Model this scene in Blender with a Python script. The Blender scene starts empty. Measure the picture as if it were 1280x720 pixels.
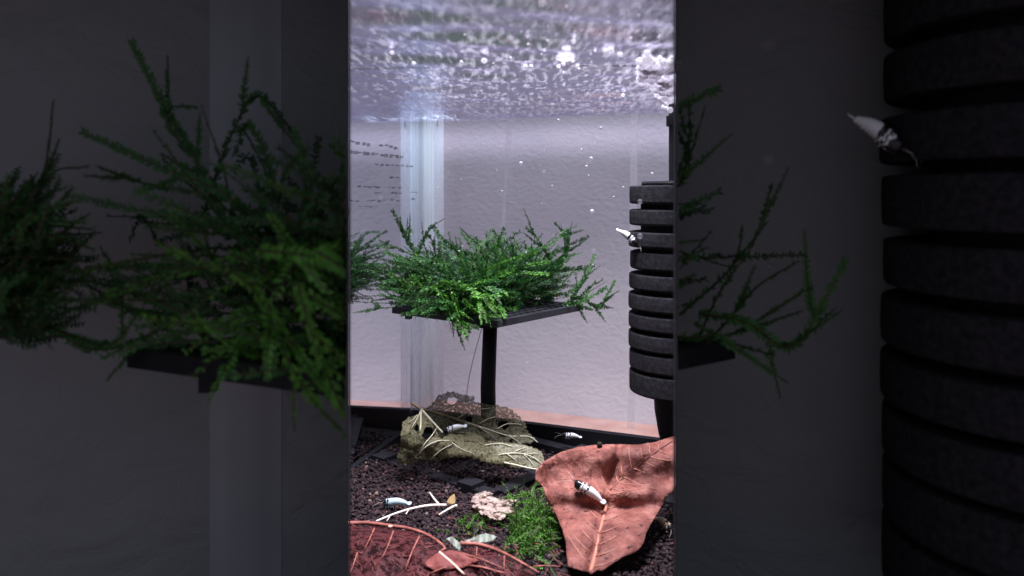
import bpy, math, random
import numpy as np
from mathutils import Vector, Matrix
from mathutils.geometry import delaunay_2d_cdt

# ------------------------------------------------------------------ camera, world, lamps, exposure
S = bpy.context.scene
COL = S.collection
FPX = 1000.0            # focal length in photo pixels (photo is 1280 wide)
EYE = 0.15              # camera height above the soil
HOR = 240.0             # photo row of the horizon
cam = bpy.data.cameras.new('camera')
cam.sensor_width = 36.0
cam.lens = 36.0 * FPX / 1280.0
cam.shift_y = -(360.0 - HOR) / 1280.0
cam.clip_start = 0.005
cam.clip_end = 50
cam.dof.use_dof = True
cam.dof.focus_distance = 0.42
cam.dof.aperture_fstop = 16.0
camo = bpy.data.objects.new('camera', cam)
camo.location = (0, 0, EYE)
camo.rotation_euler = (math.radians(90), 0, 0)
COL.objects.link(camo)
S.camera = camo

W = bpy.data.worlds.new('World'); S.world = W; W.use_nodes = True
W.node_tree.nodes['Background'].inputs[0].default_value = (0.80, 0.82, 1.0, 1)
W.node_tree.nodes['Background'].inputs[1].default_value = 0.28

def area(name, loc, target, sx, sy, power, col, spread=math.pi):
    l = bpy.data.lights.new(name, 'AREA'); l.shape = 'RECTANGLE'
    l.size = sx; l.size_y = sy; l.energy = power; l.color = col; l.spread = spread
    o = bpy.data.objects.new(name, l); o.location = loc
    o.rotation_euler = (Vector(target) - Vector(loc)).to_track_quat('-Z', 'Y').to_euler()
    COL.objects.link(o); return o
# the tank's lamp above the water, the room light behind the tank, added fills for the bead and the wall band
area('tank_lamp_light', (0.03, 0.315, 0.46), (0.01, 0.335, 0.0), 0.16, 0.10, 3.1, (0.97, 0.94, 1.0), math.radians(72))
area('bead_fill_light', (-0.046, 0.492, 0.222), (-0.0575, 0.533, 0.12), 0.014, 0.014, 0.075, (0.72, 0.90, 1.0), math.radians(70))  # added light that makes the corner bead glow; no lamp stands there
area('room_light', (0.20, 0.02, 1.15), (0.04, 0.60, 0.12), 0.35, 0.25, 2.1, (0.83, 0.81, 1.0), math.radians(80))
area('wall_band_light', (0.055, 0.556, 0.252), (0.078, 0.606, 0.196), 0.34, 0.004, 0.010, (0.86, 0.78, 1.0), math.radians(18)).rotation_euler = \
    (Matrix.Rotation(-math.atan(0.435), 4, 'Z') @ Matrix.Rotation(math.radians(53), 4, 'X')).to_euler()  # added light for the bright band on the wall, no real fixture

S.render.engine = 'CYCLES'
S.cycles.use_denoising = True
S.cycles.max_bounces = 10
S.cycles.transparent_max_bounces = 24
S.cycles.caustics_reflective = False
S.cycles.caustics_refractive = False
S.cycles.sample_clamp_indirect = 4
S.view_settings.view_transform = 'Standard'
S.view_settings.look = 'None'
S.view_settings.exposure = 0.0
S.view_settings.gamma = 1.0
S.view_settings.use_curve_mapping = False

# ------------------------------------------------------------------ helpers
RNG = random.Random(7)

def P(px, py, Y):                       # a photo pixel at a known distance
    return Vector(((px - 640) / FPX * Y, Y, EYE - (py - HOR) / FPX * Y))
def PZ(px, py, z):                      # a photo pixel at a known height
    return P(px, py, (EYE - z) * FPX / (py - HOR))
def sstep_(a, b, x):
    t = min(1, max(0, (x-a)/(b-a))); return t*t*(3-2*t)
def back_y(x): return 0.50635 - 0.435 * x                     # rear glass
def pane_x(y): return -0.0585 - 0.2916 * (0.5318 - y)         # left glass
def wall_y(x): return 0.6657 - 0.435 * x                      # room wall behind the tank

def tag(o, label=None, cat=None, group=None, kind=None):
    if label: o['label'] = label
    if cat: o['category'] = cat
    if group: o['group'] = group
    if kind: o['kind'] = kind
    return o

def empty(name, loc, label=None, cat=None, group=None):
    o = bpy.data.objects.new(name, None); COL.objects.link(o)
    o.empty_display_size = 0.01
    o.location = loc
    return tag(o, label, cat, group)

class Geo:
    def __init__(s): s.v = []; s.f = []; s.m = []
    def add(s, v, f, m=0):
        b = len(s.v); s.v.extend([tuple(p) for p in v])
        for q in f: s.f.append(tuple(i + b for i in q)); s.m.append(m)
    def box(s, lo, hi, mtx=None, m=0):
        x0, y0, z0 = lo; x1, y1, z1 = hi
        v = [Vector(p) for p in ((x0,y0,z0),(x1,y0,z0),(x1,y1,z0),(x0,y1,z0),(x0,y0,z1),(x1,y0,z1),(x1,y1,z1),(x0,y1,z1))]
        if mtx: v = [mtx @ p for p in v]
        s.add(v, [(0,3,2,1),(4,5,6,7),(0,1,5,4),(1,2,6,5),(2,3,7,6),(3,0,4,7)], m)
    def tube(s, pts, rad, n=6, m=0, cap=True):
        pts = [Vector(p) for p in pts]; k = len(pts)
        if not hasattr(rad, '__len__'): rad = [rad] * k
        vs = []; up = Vector((0.13, 0.2, 1))
        for i, p in enumerate(pts):
            t = (pts[min(i+1, k-1)] - pts[max(i-1, 0)])
            if t.length < 1e-9: t = Vector((0,0,1))
            t.normalize()
            a = t.cross(up)
            if a.length < 1e-3: a = t.cross(Vector((1,0,0)))
            a.normalize(); b = t.cross(a)
            for j in range(n):
                q = 2*math.pi*j/n
                vs.append(p + (a*math.cos(q) + b*math.sin(q)) * rad[i])
        fs = []
        for i in range(k-1):
            for j in range(n):
                fs.append((i*n+j, i*n+(j+1)%n, (i+1)*n+(j+1)%n, (i+1)*n+j))
        if cap:
            fs.append(tuple(range(n-1, -1, -1))); fs.append(tuple((k-1)*n+j for j in range(n)))
        s.add(vs, fs, m)
    def lathe(s, prof, c, n=48, m=0, jit=0.0):
        vs = []; k = len(prof)
        for (r, z) in prof:
            for j in range(n):
                q = 2*math.pi*j/n
                vs.append((c[0]+r*math.cos(q), c[1]+r*math.sin(q), c[2]+z))
        fs = []
        for i in range(k-1):
            for j in range(n):
                fs.append((i*n+j, i*n+(j+1)%n, (i+1)*n+(j+1)%n, (i+1)*n+j))
        fs.append(tuple(range(n-1,-1,-1))); fs.append(tuple((k-1)*n+j for j in range(n)))
        s.add(vs, fs, m)
    def ball(s, c, r, n=8, k=6, m=0, sc=(1,1,1)):
        vs = [Vector((0,0,-1))]
        for i in range(1, k):
            a = math.pi*i/k
            for j in range(n):
                q = 2*math.pi*j/n
                vs.append(Vector((math.sin(a)*math.cos(q), math.sin(a)*math.sin(q), -math.cos(a))))
        vs.append(Vector((0,0,1))); L = len(vs)-1
        fs = [(0, 1+(j+1)%n, 1+j) for j in range(n)]
        for i in range(k-2):
            for j in range(n):
                a = 1+i*n; fs.append((a+j, a+(j+1)%n, a+n+(j+1)%n, a+n+j))
        fs += [(L, 1+(k-2)*n+j, 1+(k-2)*n+(j+1)%n) for j in range(n)]
        s.add([Vector((c[0]+p.x*r*sc[0], c[1]+p.y*r*sc[1], c[2]+p.z*r*sc[2])) for p in vs], fs, m)
    def build(s, name, mats, parent=None, smooth=False, origin=None):
        me = bpy.data.meshes.new(name)
        v = s.v
        if origin is not None: v = [(a[0]-origin[0], a[1]-origin[1], a[2]-origin[2]) for a in v]
        me.from_pydata(v, [], s.f)
        if not isinstance(mats, (list, tuple)): mats = [mats]
        for m in mats: me.materials.append(m)
        if len(mats) > 1: me.polygons.foreach_set('material_index', s.m)
        if smooth: me.polygons.foreach_set('use_smooth', [True]*len(me.polygons))
        me.update()
        o = bpy.data.objects.new(name, me); COL.objects.link(o)
        if origin is not None: o.location = origin
        if parent is not None:
            o.parent = parent
            if parent.type == 'EMPTY' or True:
                o.matrix_parent_inverse = Matrix.Translation(world_loc(parent)).inverted()
        return o

def world_loc(o):
    p = Vector(o.location)
    while o.parent is not None:
        p = o.matrix_parent_inverse.to_translation() + p
        o = o.parent
        p = p + Vector(o.location)
    return p

def catmull(pts, step):
    pts = [Vector(p) for p in pts]
    if len(pts) == 2: pts = [pts[0], (pts[0]+pts[1])/2, pts[1]]
    q = [2*pts[0]-pts[1]] + pts + [2*pts[-1]-pts[-2]]
    out = []
    for i in range(1, len(q)-2):
        p0, p1, p2, p3 = q[i-1], q[i], q[i+1], q[i+2]
        n = max(1, int((p2-p1).length/step))
        for k in range(n):
            t = k/n
            out.append(0.5*((2*p1) + (p2-p0)*t + (2*p0-5*p1+4*p2-p3)*t*t + (-p0+3*p1-3*p2+p3)*t**3))
    out.append(pts[-1])
    return out

# ------------------------------------------------------------------ materials
def nodes(name):
    m = bpy.data.materials.new(name); m.use_nodes = True
    nt = m.node_tree; nt.nodes.clear()
    out = nt.nodes.new('ShaderNodeOutputMaterial')
    return m, nt, out
def N(nt, kind, **kw):
    n = nt.nodes.new(kind)
    for k, v in kw.items():
        if k.startswith('_'): setattr(n, k[1:], v)
        else: n.inputs[k].default_value = v
    return n
def ramp(nt, stops, fac=None):
    r = nt.nodes.new('ShaderNodeValToRGB')
    e = r.color_ramp.elements
    while len(e) < len(stops): e.new(0.5)
    for i, (p, c) in enumerate(stops):
        e[i].position = p; e[i].color = (c[0], c[1], c[2], 1) if hasattr(c, '__len__') else (c, c, c, 1)
    if fac is not None: nt.links.new(fac, r.inputs[0])
    return r
def mat(name, c1, c2=None, rough=0.6, scale=60.0, bump=0.0, bscale=200.0, spec=0.4, detail=4.0, trans=0.0, metal=0.0, coat=0.0, alpha=1.0):
    m, nt, out = nodes(name)
    b = N(nt, 'ShaderNodeBsdfPrincipled'); b.inputs['Roughness'].default_value = rough
    b.inputs['Specular IOR Level'].default_value = spec
    b.inputs['Metallic'].default_value = metal
    b.inputs['Coat Weight'].default_value = coat
    tc = N(nt, 'ShaderNodeNewGeometry')
    col = None
    if c2 is not None:
        no = N(nt, 'ShaderNodeTexNoise', Scale=scale, Detail=detail)
        nt.links.new(tc.outputs['Position'], no.inputs['Vector'])
        r = ramp(nt, [(0.32, c1), (0.68, c2)], no.outputs['Fac'])
        nt.links.new(r.outputs[0], b.inputs['Base Color']); col = r.outputs[0]
    else:
        b.inputs['Base Color'].default_value = (*c1, 1)
    if bump > 0:
        n2 = N(nt, 'ShaderNodeTexNoise', Scale=bscale, Detail=5.0)
        nt.links.new(tc.outputs['Position'], n2.inputs['Vector'])
        bp = N(nt, 'ShaderNodeBump', Strength=bump, Distance=0.002)
        nt.links.new(n2.outputs['Fac'], bp.inputs['Height'])
        nt.links.new(bp.outputs[0], b.inputs['Normal'])
    sh = b.outputs[0]
    if trans > 0:
        t = N(nt, 'ShaderNodeBsdfTranslucent')
        if col is not None: nt.links.new(col, t.inputs['Color'])
        else: t.inputs['Color'].default_value = (*c1, 1)
        mx = N(nt, 'ShaderNodeMixShader', Fac=trans)
        nt.links.new(sh, mx.inputs[1]); nt.links.new(t.outputs[0], mx.inputs[2]); sh = mx.outputs[0]
    if alpha < 1:
        t = N(nt, 'ShaderNodeBsdfTransparent')
        mx = N(nt, 'ShaderNodeMixShader', Fac=alpha)
        nt.links.new(t.outputs[0], mx.inputs[1]); nt.links.new(sh, mx.inputs[2]); sh = mx.outputs[0]
    nt.links.new(sh, out.inputs[0])
    return m

def stucco(name, c1, c2, strength, fine=1.0):
    m, nt, out = nodes(name)
    b = N(nt, 'ShaderNodeBsdfPrincipled', Roughness=0.8)
    b.inputs['Specular IOR Level'].default_value = 0.2
    g = N(nt, 'ShaderNodeNewGeometry')
    mp = N(nt, 'ShaderNodeMapping'); mp.inputs['Scale'].default_value = (0.85, 0.85, 1.25)
    nt.links.new(g.outputs['Position'], mp.inputs['Vector'])
    n1 = N(nt, 'ShaderNodeTexNoise', Scale=55.0*fine, Detail=6.0, Roughness=0.55, Distortion=0.8)
    n2 = N(nt, 'ShaderNodeTexVoronoi', Scale=70.0*fine); n2.feature = 'SMOOTH_F1'
    n3 = N(nt, 'ShaderNodeTexNoise', Scale=9.0, Detail=3.0)
    for n in (n1, n2, n3): nt.links.new(mp.outputs[0], n.inputs['Vector'])
    mix = N(nt, 'ShaderNodeMath', _operation='MULTIPLY_ADD'); mix.inputs[1].default_value = 0.35
    nt.links.new(n2.outputs['Distance'], mix.inputs[0]); nt.links.new(n1.outputs['Fac'], mix.inputs[2])
    bp = N(nt, 'ShaderNodeBump', Strength=strength, Distance=0.006)
    nt.links.new(mix.outputs[0], bp.inputs['Height']); nt.links.new(bp.outputs[0], b.inputs['Normal'])
    r = ramp(nt, [(0.3, c1), (0.7, c2)], n3.outputs['Fac'])
    nt.links.new(r.outputs[0], b.inputs['Base Color'])
    nt.links.new(b.outputs[0], out.inputs[0])
    return m

M = {}
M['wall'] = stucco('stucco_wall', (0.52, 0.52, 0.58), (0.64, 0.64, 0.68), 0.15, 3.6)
M['wood'] = mat('pink_wood', (0.42, 0.24, 0.20), (0.56, 0.36, 0.31), 0.6, 40, 0.2, 300)
M['black'] = mat('black_plastic', (0.010, 0.010, 0.013), (0.020, 0.020, 0.025), 0.55, 90, 0.12, 600, spec=0.2)
M['plate'] = mat('plate_plastic', (0.022, 0.023, 0.029), (0.036, 0.037, 0.045), 0.4, 90, 0.1, 600)
M['rim'] = mat('black_rim', (0.010, 0.011, 0.015), (0.018, 0.019, 0.024), 0.7, 60, 0.1, 300, spec=0.15)
M['foam'] = mat('black_foam', (0.024, 0.024, 0.030), (0.058, 0.056, 0.066), 0.95, 500, 0.9, 2600, spec=0.15)
M['soil'] = mat('soil_grain', (0.018, 0.012, 0.015), (0.068, 0.043, 0.050), 0.85, 700, 0.4, 3000, spec=0.25)
M['soil_pale'] = mat('soil_pale', (0.16, 0.11, 0.10), (0.26, 0.19, 0.17), 0.8, 700)
M['soil_red'] = mat('soil_red', (0.08, 0.028, 0.024), (0.13, 0.05, 0.04), 0.8, 700)
M['soilbase'] = mat('soil_bed', (0.012, 0.008, 0.008), (0.03, 0.02, 0.018), 0.95, 500)
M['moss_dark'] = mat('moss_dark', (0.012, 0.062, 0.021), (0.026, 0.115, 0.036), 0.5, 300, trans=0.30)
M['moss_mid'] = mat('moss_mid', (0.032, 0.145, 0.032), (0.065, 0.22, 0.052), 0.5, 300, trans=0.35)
M['moss_bright'] = mat('moss_bright', (0.070, 0.27, 0.028), (0.15, 0.42, 0.060), 0.5, 300, trans=0.4)  # light on the front moss strands is put into this brighter green
M['tuft'] = mat('tuft_green', (0.10, 0.36, 0.03), (0.20, 0.52, 0.07), 0.5, 300, trans=0.45)
M['stem'] = mat('moss_stem', (0.030, 0.045, 0.016), (0.060, 0.050, 0.025), 0.6, 300)
MOSS = [M['moss_dark'], M['moss_mid'], M['moss_bright'], M['stem']]
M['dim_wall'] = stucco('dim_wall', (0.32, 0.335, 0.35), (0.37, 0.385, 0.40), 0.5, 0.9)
M['dim_bead'] = mat('dim_bead', (0.46, 0.48, 0.53), (0.40, 0.42, 0.46), 0.35, 20)
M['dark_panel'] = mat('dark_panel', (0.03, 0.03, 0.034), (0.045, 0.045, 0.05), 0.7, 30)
M['white'] = mat('white_bubble_glint', (0.97, 0.96, 1.0), None, 0.15, trans=0.65)
M['speck'] = mat('pale_speck', (0.72, 0.68, 0.78), None, 0.4, trans=0.4, alpha=0.75)
M['faint'] = mat('faint_speck', (0.70, 0.68, 0.76), None, 0.4, trans=0.4, alpha=0.12)
M['ink'] = mat('dark_ink', (0.07, 0.07, 0.09), None, 0.8, alpha=0.34, spec=0.1)
M['eye'] = mat('black_eye', (0.006, 0.006, 0.006), None, 0.15)
M['line'] = mat('clear_line', (0.75, 0.72, 0.78), None, 0.2, trans=0.3, alpha=0.4)
M['streak_bead'] = mat('bead_edge', (0.90, 0.92, 1.0), None, 0.25, trans=0.5, alpha=0.24)
M['streak'] = mat('pale_streak', (0.76, 0.74, 0.82), None, 0.25, trans=0.3, alpha=0.15)

def glassy(name, tint, fac, rough, bump=0.0, bscale=30.0):
    m, nt, out = nodes(name)
    t = N(nt, 'ShaderNodeBsdfTransparent')
    g = N(nt, 'ShaderNodeBsdfGlossy', Color=(*tint, 1), Roughness=rough)
    mx = N(nt, 'ShaderNodeMixShader', Fac=fac)
    nt.links.new(t.outputs[0], mx.inputs[1]); nt.links.new(g.outputs[0], mx.inputs[2])
    if bump:
        ge = N(nt, 'ShaderNodeNewGeometry'); no = N(nt, 'ShaderNodeTexNoise', Scale=bscale, Detail=2.0)
        nt.links.new(ge.outputs['Position'], no.inputs['Vector'])
        bp = N(nt, 'ShaderNodeBump', Strength=bump, Distance=0.001)
        nt.links.new(no.outputs['Fac'], bp.inputs['Height']); nt.links.new(bp.outputs[0], g.inputs['Normal'])
    nt.links.new(mx.outputs[0], out.inputs[0])
    return m
M['rear_glass'] = glassy('rear_glass', (0.9, 0.9, 1.0), 0.04, 0.05)
M['side_glass'] = glassy('side_glass', (0.80, 0.83, 0.88), 0.93, 0.025, 0.05, 25)

def seam_mat():
    m, nt, out = nodes('clear_silicone')
    d = N(nt, 'ShaderNodeBsdfPrincipled', Roughness=0.25); d.inputs['Base Color'].default_value = (0.90, 0.94, 1.0, 1)
    tl = N(nt, 'ShaderNodeBsdfTranslucent', Color=(0.90, 0.95, 1.0, 1))
    t = N(nt, 'ShaderNodeBsdfTransparent')
    m1 = N(nt, 'ShaderNodeMixShader', Fac=0.5); m2 = N(nt, 'ShaderNodeMixShader', Fac=0.55)
    nt.links.new(d.outputs[0], m1.inputs[1]); nt.links.new(tl.outputs[0], m1.inputs[2])
    nt.links.new(t.outputs[0], m2.inputs[1]); nt.links.new(m1.outputs[0], m2.inputs[2])
    ge = N(nt, 'ShaderNodeNewGeometry'); mp = N(nt, 'ShaderNodeMapping'); mp.inputs['Scale'].default_value = (260, 260, 6)
    no = N(nt, 'ShaderNodeTexNoise', Scale=1.0, Detail=3.0)
    nt.links.new(ge.outputs['Position'], mp.inputs['Vector']); nt.links.new(mp.outputs[0], no.inputs['Vector'])
    r = ramp(nt, [(0.35, 0.25), (0.65, 0.75)], no.outputs['Fac'])
    nt.links.new(r.outputs[0], m2.inputs['Fac'])
    nt.links.new(m2.outputs[0], out.inputs[0]); return m
M['seam'] = seam_mat()

def water_mat():
    m, nt, out = nodes('water_surface')
    ge = N(nt, 'ShaderNodeNewGeometry')
    t = N(nt, 'ShaderNodeBsdfTransparent', Color=(0.97, 0.96, 1.0, 1))
    g = N(nt, 'ShaderNodeBsdfGlossy', Color=(0.82, 0.79, 0.97, 1), Roughness=0.13)
    tl = N(nt, 'ShaderNodeBsdfTranslucent', Color=(0.88, 0.86, 1.0, 1))
    mp = N(nt, 'ShaderNodeMapping'); mp.inputs['Scale'].default_value = (1.0, 0.22, 1)
    nt.links.new(ge.outputs['Position'], mp.inputs['Vector'])
    n1 = N(nt, 'ShaderNodeTexNoise', Scale=300.0, Detail=4.0, Roughness=0.6, Distortion=0.5)
    n2 = N(nt, 'ShaderNodeTexNoise', Scale=420.0, Detail=3.0, Roughness=0.6)
    n3 = N(nt, 'ShaderNodeTexNoise', Scale=14.0, Detail=2.0)
    for n in (n1, n2, n3): nt.links.new(mp.outputs[0], n.inputs['Vector'])
    bp = N(nt, 'ShaderNodeBump', Strength=0.6, Distance=0.0012)
    nt.links.new(n1.outputs['Fac'], bp.inputs['Height']); nt.links.new(bp.outputs[0], g.inputs['Normal'])
    m1 = N(nt, 'ShaderNodeMixShader', Fac=0.68)
    nt.links.new(t.outputs[0], m1.inputs[1]); nt.links.new(g.outputs[0], m1.inputs[2])
    # patchy translucent white painting ripple highlights, denser near the filter's froth
    sx = N(nt, 'ShaderNodeSeparateXYZ'); nt.links.new(ge.outputs['Position'], sx.inputs[0])
    mr = N(nt, 'ShaderNodeMapRange'); mr.inputs['From Min'].default_value = -0.07; mr.inputs['From Max'].default_value = 0.09
    mr.inputs['To Min'].default_value = 0.0; mr.inputs['To Max'].default_value = 0.13
    nt.links.new(sx.outputs[0], mr.inputs['Value'])
    ad = N(nt, 'ShaderNodeMath', _operation='ADD'); nt.links.new(n2.outputs['Fac'], ad.inputs[0]); nt.links.new(mr.outputs[0], ad.inputs[1])
    a2 = N(nt, 'ShaderNodeMath', _operation='MULTIPLY_ADD'); a2.inputs[1].default_value = 0.35
    nt.links.new(n3.outputs['Fac'], a2.inputs[0]); nt.links.new(ad.outputs[0], a2.inputs[2])
    r = ramp(nt, [(0.70, 0.0), (1.0, 0.042)], a2.outputs[0])
    m2 = N(nt, 'ShaderNodeMixShader')
    nt.links.new(r.outputs[0], m2.inputs['Fac'])
    nt.links.new(m1.outputs[0], m2.inputs[1]); nt.links.new(tl.outputs[0], m2.inputs[2])
    nt.links.new(m2.outputs[0], out.inputs[0]); return m
M['water'] = water_mat()

def lace(name, c1, c2, holes, scale, trans=0.35, rough=0.6, alpha=1.0, net=None):
    """thin decayed leaf tissue: fine worn-through pores"""
    m, nt, out = nodes(name)
    ge = N(nt, 'ShaderNodeNewGeometry')
    b = N(nt, 'ShaderNodeBsdfPrincipled', Roughness=rough); b.inputs['Specular IOR Level'].default_value = 0.25
    n1 = N(nt, 'ShaderNodeTexNoise', Scale=90.0, Detail=6.0); n2 = N(nt, 'ShaderNodeTexNoise', Scale=scale, Detail=3.0)
    v = N(nt, 'ShaderNodeTexVoronoi', Scale=scale*1.3); v.feature = 'DISTANCE_TO_EDGE'
    for n in (n1, n2, v): nt.links.new(ge.outputs['Position'], n.inputs['Vector'])
    r = ramp(nt, [(0.3, c1), (0.7, c2)], n1.outputs['Fac'])
    if net:
        rv = ramp(nt, [(0.03, 1.0), (0.10, 0.0)], v.outputs['Distance'])
        mm = N(nt, 'ShaderNodeMix', _data_type='RGBA'); nt.links.new(rv.outputs[0], mm.inputs[0])
        nt.links.new(r.outputs[0], mm.inputs[6]); mm.inputs[7].default_value = (*net, 1)
        nt.links.new(mm.outputs[2], b.inputs['Base Color'])
    else: nt.links.new(r.outputs[0], b.inputs['Base Color'])
    bp = N(nt, 'ShaderNodeBump', Strength=0.6, Distance=0.0008)
    nt.links.new(v.outputs['Distance'], bp.inputs['Height']); nt.links.new(bp.outputs[0], b.inputs['Normal'])
    tl = N(nt, 'ShaderNodeBsdfTranslucent'); nt.links.new(r.outputs[0], tl.inputs['Color'])
    m1 = N(nt, 'ShaderNodeMixShader', Fac=trans); nt.links.new(b.outputs[0], m1.inputs[1]); nt.links.new(tl.outputs[0], m1.inputs[2])
    t = N(nt, 'ShaderNodeBsdfTransparent')
    r2 = ramp(nt, [(holes, 0.15), (holes+0.05, alpha)], n2.outputs['Fac'])
    m2 = N(nt, 'ShaderNodeMixShader'); nt.links.new(r2.outputs[0], m2.inputs['Fac'])
    nt.links.new(t.outputs[0], m2.inputs[1]); nt.links.new(m1.outputs[0], m2.inputs[2])
    nt.links.new(m2.outputs[0], out.inputs[0]); return m
M['olive'] = lace('olive_lace', (0.115, 0.108, 0.050), (0.25, 0.235, 0.125), 0.38, 420, alpha=0.78, net=(0.36, 0.34, 0.22))
M['olive_pale'] = lace('olive_lace_pale', (0.20, 0.20, 0.125), (0.36, 0.35, 0.24), 0.36, 420, alpha=0.80, net=(0.50, 0.49, 0.37))
M['olive_thin'] = lace('olive_lace_thin', (0.15, 0.145, 0.075), (0.29, 0.28, 0.17), 0.39, 800, alpha=0.60, net=(0.48, 0.47, 0.35))
M['olive_vein'] = mat('pale_vein', (0.60, 0.58, 0.42), (0.74, 0.71, 0.55), 0.5, 200)
M['petiole'] = mat('petiole', (0.34, 0.25, 0.16), (0.48, 0.40, 0.25), 0.55, 200)
M['red_lace'] = lace('red_lace', (0.075, 0.018, 0.022), (0.17, 0.042, 0.045), 0.46, 420)
M['red_patch'] = lace('red_patch', (0.26, 0.07, 0.07), (0.40, 0.13, 0.11), 0.22, 260)
M['red_vein'] = mat('red_vein', (0.20, 0.055, 0.045), (0.48, 0.17, 0.13), 0.6, 220)
M['fibre'] = mat('fibre', (0.12, 0.035, 0.032), (0.26, 0.09, 0.075), 0.7, 220)
M['pink_vein'] = mat('pink_vein', (0.70, 0.42, 0.34), (0.80, 0.58, 0.48), 0.5, 150)
M['twig'] = mat('pale_twig', (0.86, 0.78, 0.70), (0.78, 0.68, 0.62), 0.5, 120)
M['tan_flake'] = mat('tan_flake', (0.45, 0.30, 0.12), (0.58, 0.42, 0.20), 0.6, 200, trans=0.2)
M['crumb'] = lace('pink_tan_tissue', (0.42, 0.31, 0.27), (0.80, 0.68, 0.60), 0.36, 300)
M['pale_green'] = lace('pale_green_tissue', (0.32, 0.36, 0.30), (0.50, 0.54, 0.47), 0.24, 300)

def brown_leaf_mat():
    m, nt, out = nodes('brown_leaf')
    ge = N(nt, 'ShaderNodeNewGeometry')
    b = N(nt, 'ShaderNodeBsdfPrincipled', Roughness=0.55); b.inputs['Specular IOR Level'].default_value = 0.35
    n1 = N(nt, 'ShaderNodeTexNoise', Scale=130.0, Detail=9.0, Roughness=0.72)
    n2 = N(nt, 'ShaderNodeTexNoise', Scale=420.0, Detail=2.0)
    n3 = N(nt, 'ShaderNodeTexVoronoi', Scale=230.0)
    for n in (n1, n2, n3): nt.links.new(ge.outputs['Position'], n.inputs['Vector'])
    r = ramp(nt, [(0.34, (0.20, 0.062, 0.050)), (0.5, (0.36, 0.125, 0.098)), (0.66, (0.52, 0.24, 0.195))], n1.outputs['Fac'])
    r2 = ramp(nt, [(0.655, 1.0), (0.70, 0.18)], n2.outputs['Fac'])
    mx = N(nt, 'ShaderNodeMix', _data_type='RGBA', _blend_type='MULTIPLY'); mx.inputs[0].default_value = 1.0
    n5 = N(nt, 'ShaderNodeTexNoise', Scale=42.0, Detail=5.0, Roughness=0.6, Distortion=0.6); nt.links.new(ge.outputs['Position'], n5.inputs['Vector'])
    r5 = ramp(nt, [(0.36, (0.52, 0.50, 0.54)), (0.56, (1.0, 1.0, 1.0))], n5.outputs['Fac'])
    m5 = N(nt, 'ShaderNodeMix', _data_type='RGBA', _blend_type='MULTIPLY'); m5.inputs[0].default_value = 1.0
    nt.links.new(r.outputs[0], m5.inputs[6]); nt.links.new(r5.outputs[0], m5.inputs[7])
    nt.links.new(m5.outputs[2], mx.inputs[6]); nt.links.new(r2.outputs[0], mx.inputs[7])
    nt.links.new(mx.outputs[2], b.inputs['Base Color'])
    ad = N(nt, 'ShaderNodeMath', _operation='MULTIPLY_ADD'); ad.inputs[1].default_value = 0.28
    nt.links.new(n3.outputs['Distance'], ad.inputs[0]); nt.links.new(n1.outputs['Fac'], ad.inputs[2])
    bp = N(nt, 'ShaderNodeBump', Strength=0.75, Distance=0.0026)
    nt.links.new(ad.outputs[0], bp.inputs['Height']); nt.links.new(bp.outputs[0], b.inputs['Normal'])
    tl = N(nt, 'ShaderNodeBsdfTranslucent'); nt.links.new(mx.outputs[2], tl.inputs['Color'])
    m1 = N(nt, 'ShaderNodeMixShader', Fac=0.12); nt.links.new(b.outputs[0], m1.inputs[1]); nt.links.new(tl.outputs[0], m1.inputs[2])
    nt.links.new(m1.outputs[0], out.inputs[0]); return m
M['brown'] = brown_leaf_mat()
M['brown_vein'] = mat('brown_vein', (0.40, 0.16, 0.11), (0.54, 0.26, 0.19), 0.5, 150)
M['brown_dark'] = mat('brown_dark', (0.14, 0.05, 0.04), (0.24, 0.09, 0.07), 0.6, 150)

def shrimp_mat(name, white, black_from):
    m, nt, out = nodes(name)
    tc = N(nt, 'ShaderNodeTexCoord')
    b = N(nt, 'ShaderNodeBsdfPrincipled', Roughness=0.28); b.inputs['Subsurface Weight'].default_value = 0.0
    sx = N(nt, 'ShaderNodeSeparateXYZ'); nt.links.new(tc.outputs['Object'], sx.inputs[0])
    no = N(nt, 'ShaderNodeTexNoise', Scale=9.0, Detail=2.0); nt.links.new(tc.outputs['Object'], no.inputs['Vector'])
    ad = N(nt, 'ShaderNodeMath', _operation='MULTIPLY_ADD'); ad.inputs[1].default_value = 0.28
    nt.links.new(no.outputs['Fac'], ad.inputs[0]); nt.links.new(sx.outputs[0], ad.inputs[2])
    k = black_from + 0.11; B = (0.010, 0.010, 0.014)
    r = ramp(nt, [(0.0, white), (k-0.015, white), (k, B), (k+0.055, B), (k+0.065, white), (k+0.12, white), (k+0.13, B),
                  (k+0.18, B), (k+0.19, white), (k+0.23, white), (k+0.24, B)], ad.outputs[0])
    nt.links.new(r.outputs[0], b.inputs['Base Color'])
    nt.links.new(b.outputs[0], out.inputs[0]); return m
M['shrimp'] = shrimp_mat('banded_shrimp', (0.88, 0.92, 0.96), 0.55)
M['shrimp_blue'] = shrimp_mat('blue_white_shrimp', (0.62, 0.84, 0.92), 0.80)
M['shrimp_cream'] = shrimp_mat('cream_shrimp', (0.88, 0.66, 0.48), 0.66)
M['feeler'] = mat('feeler', (0.55, 0.50, 0.45), None, 0.4)

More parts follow.
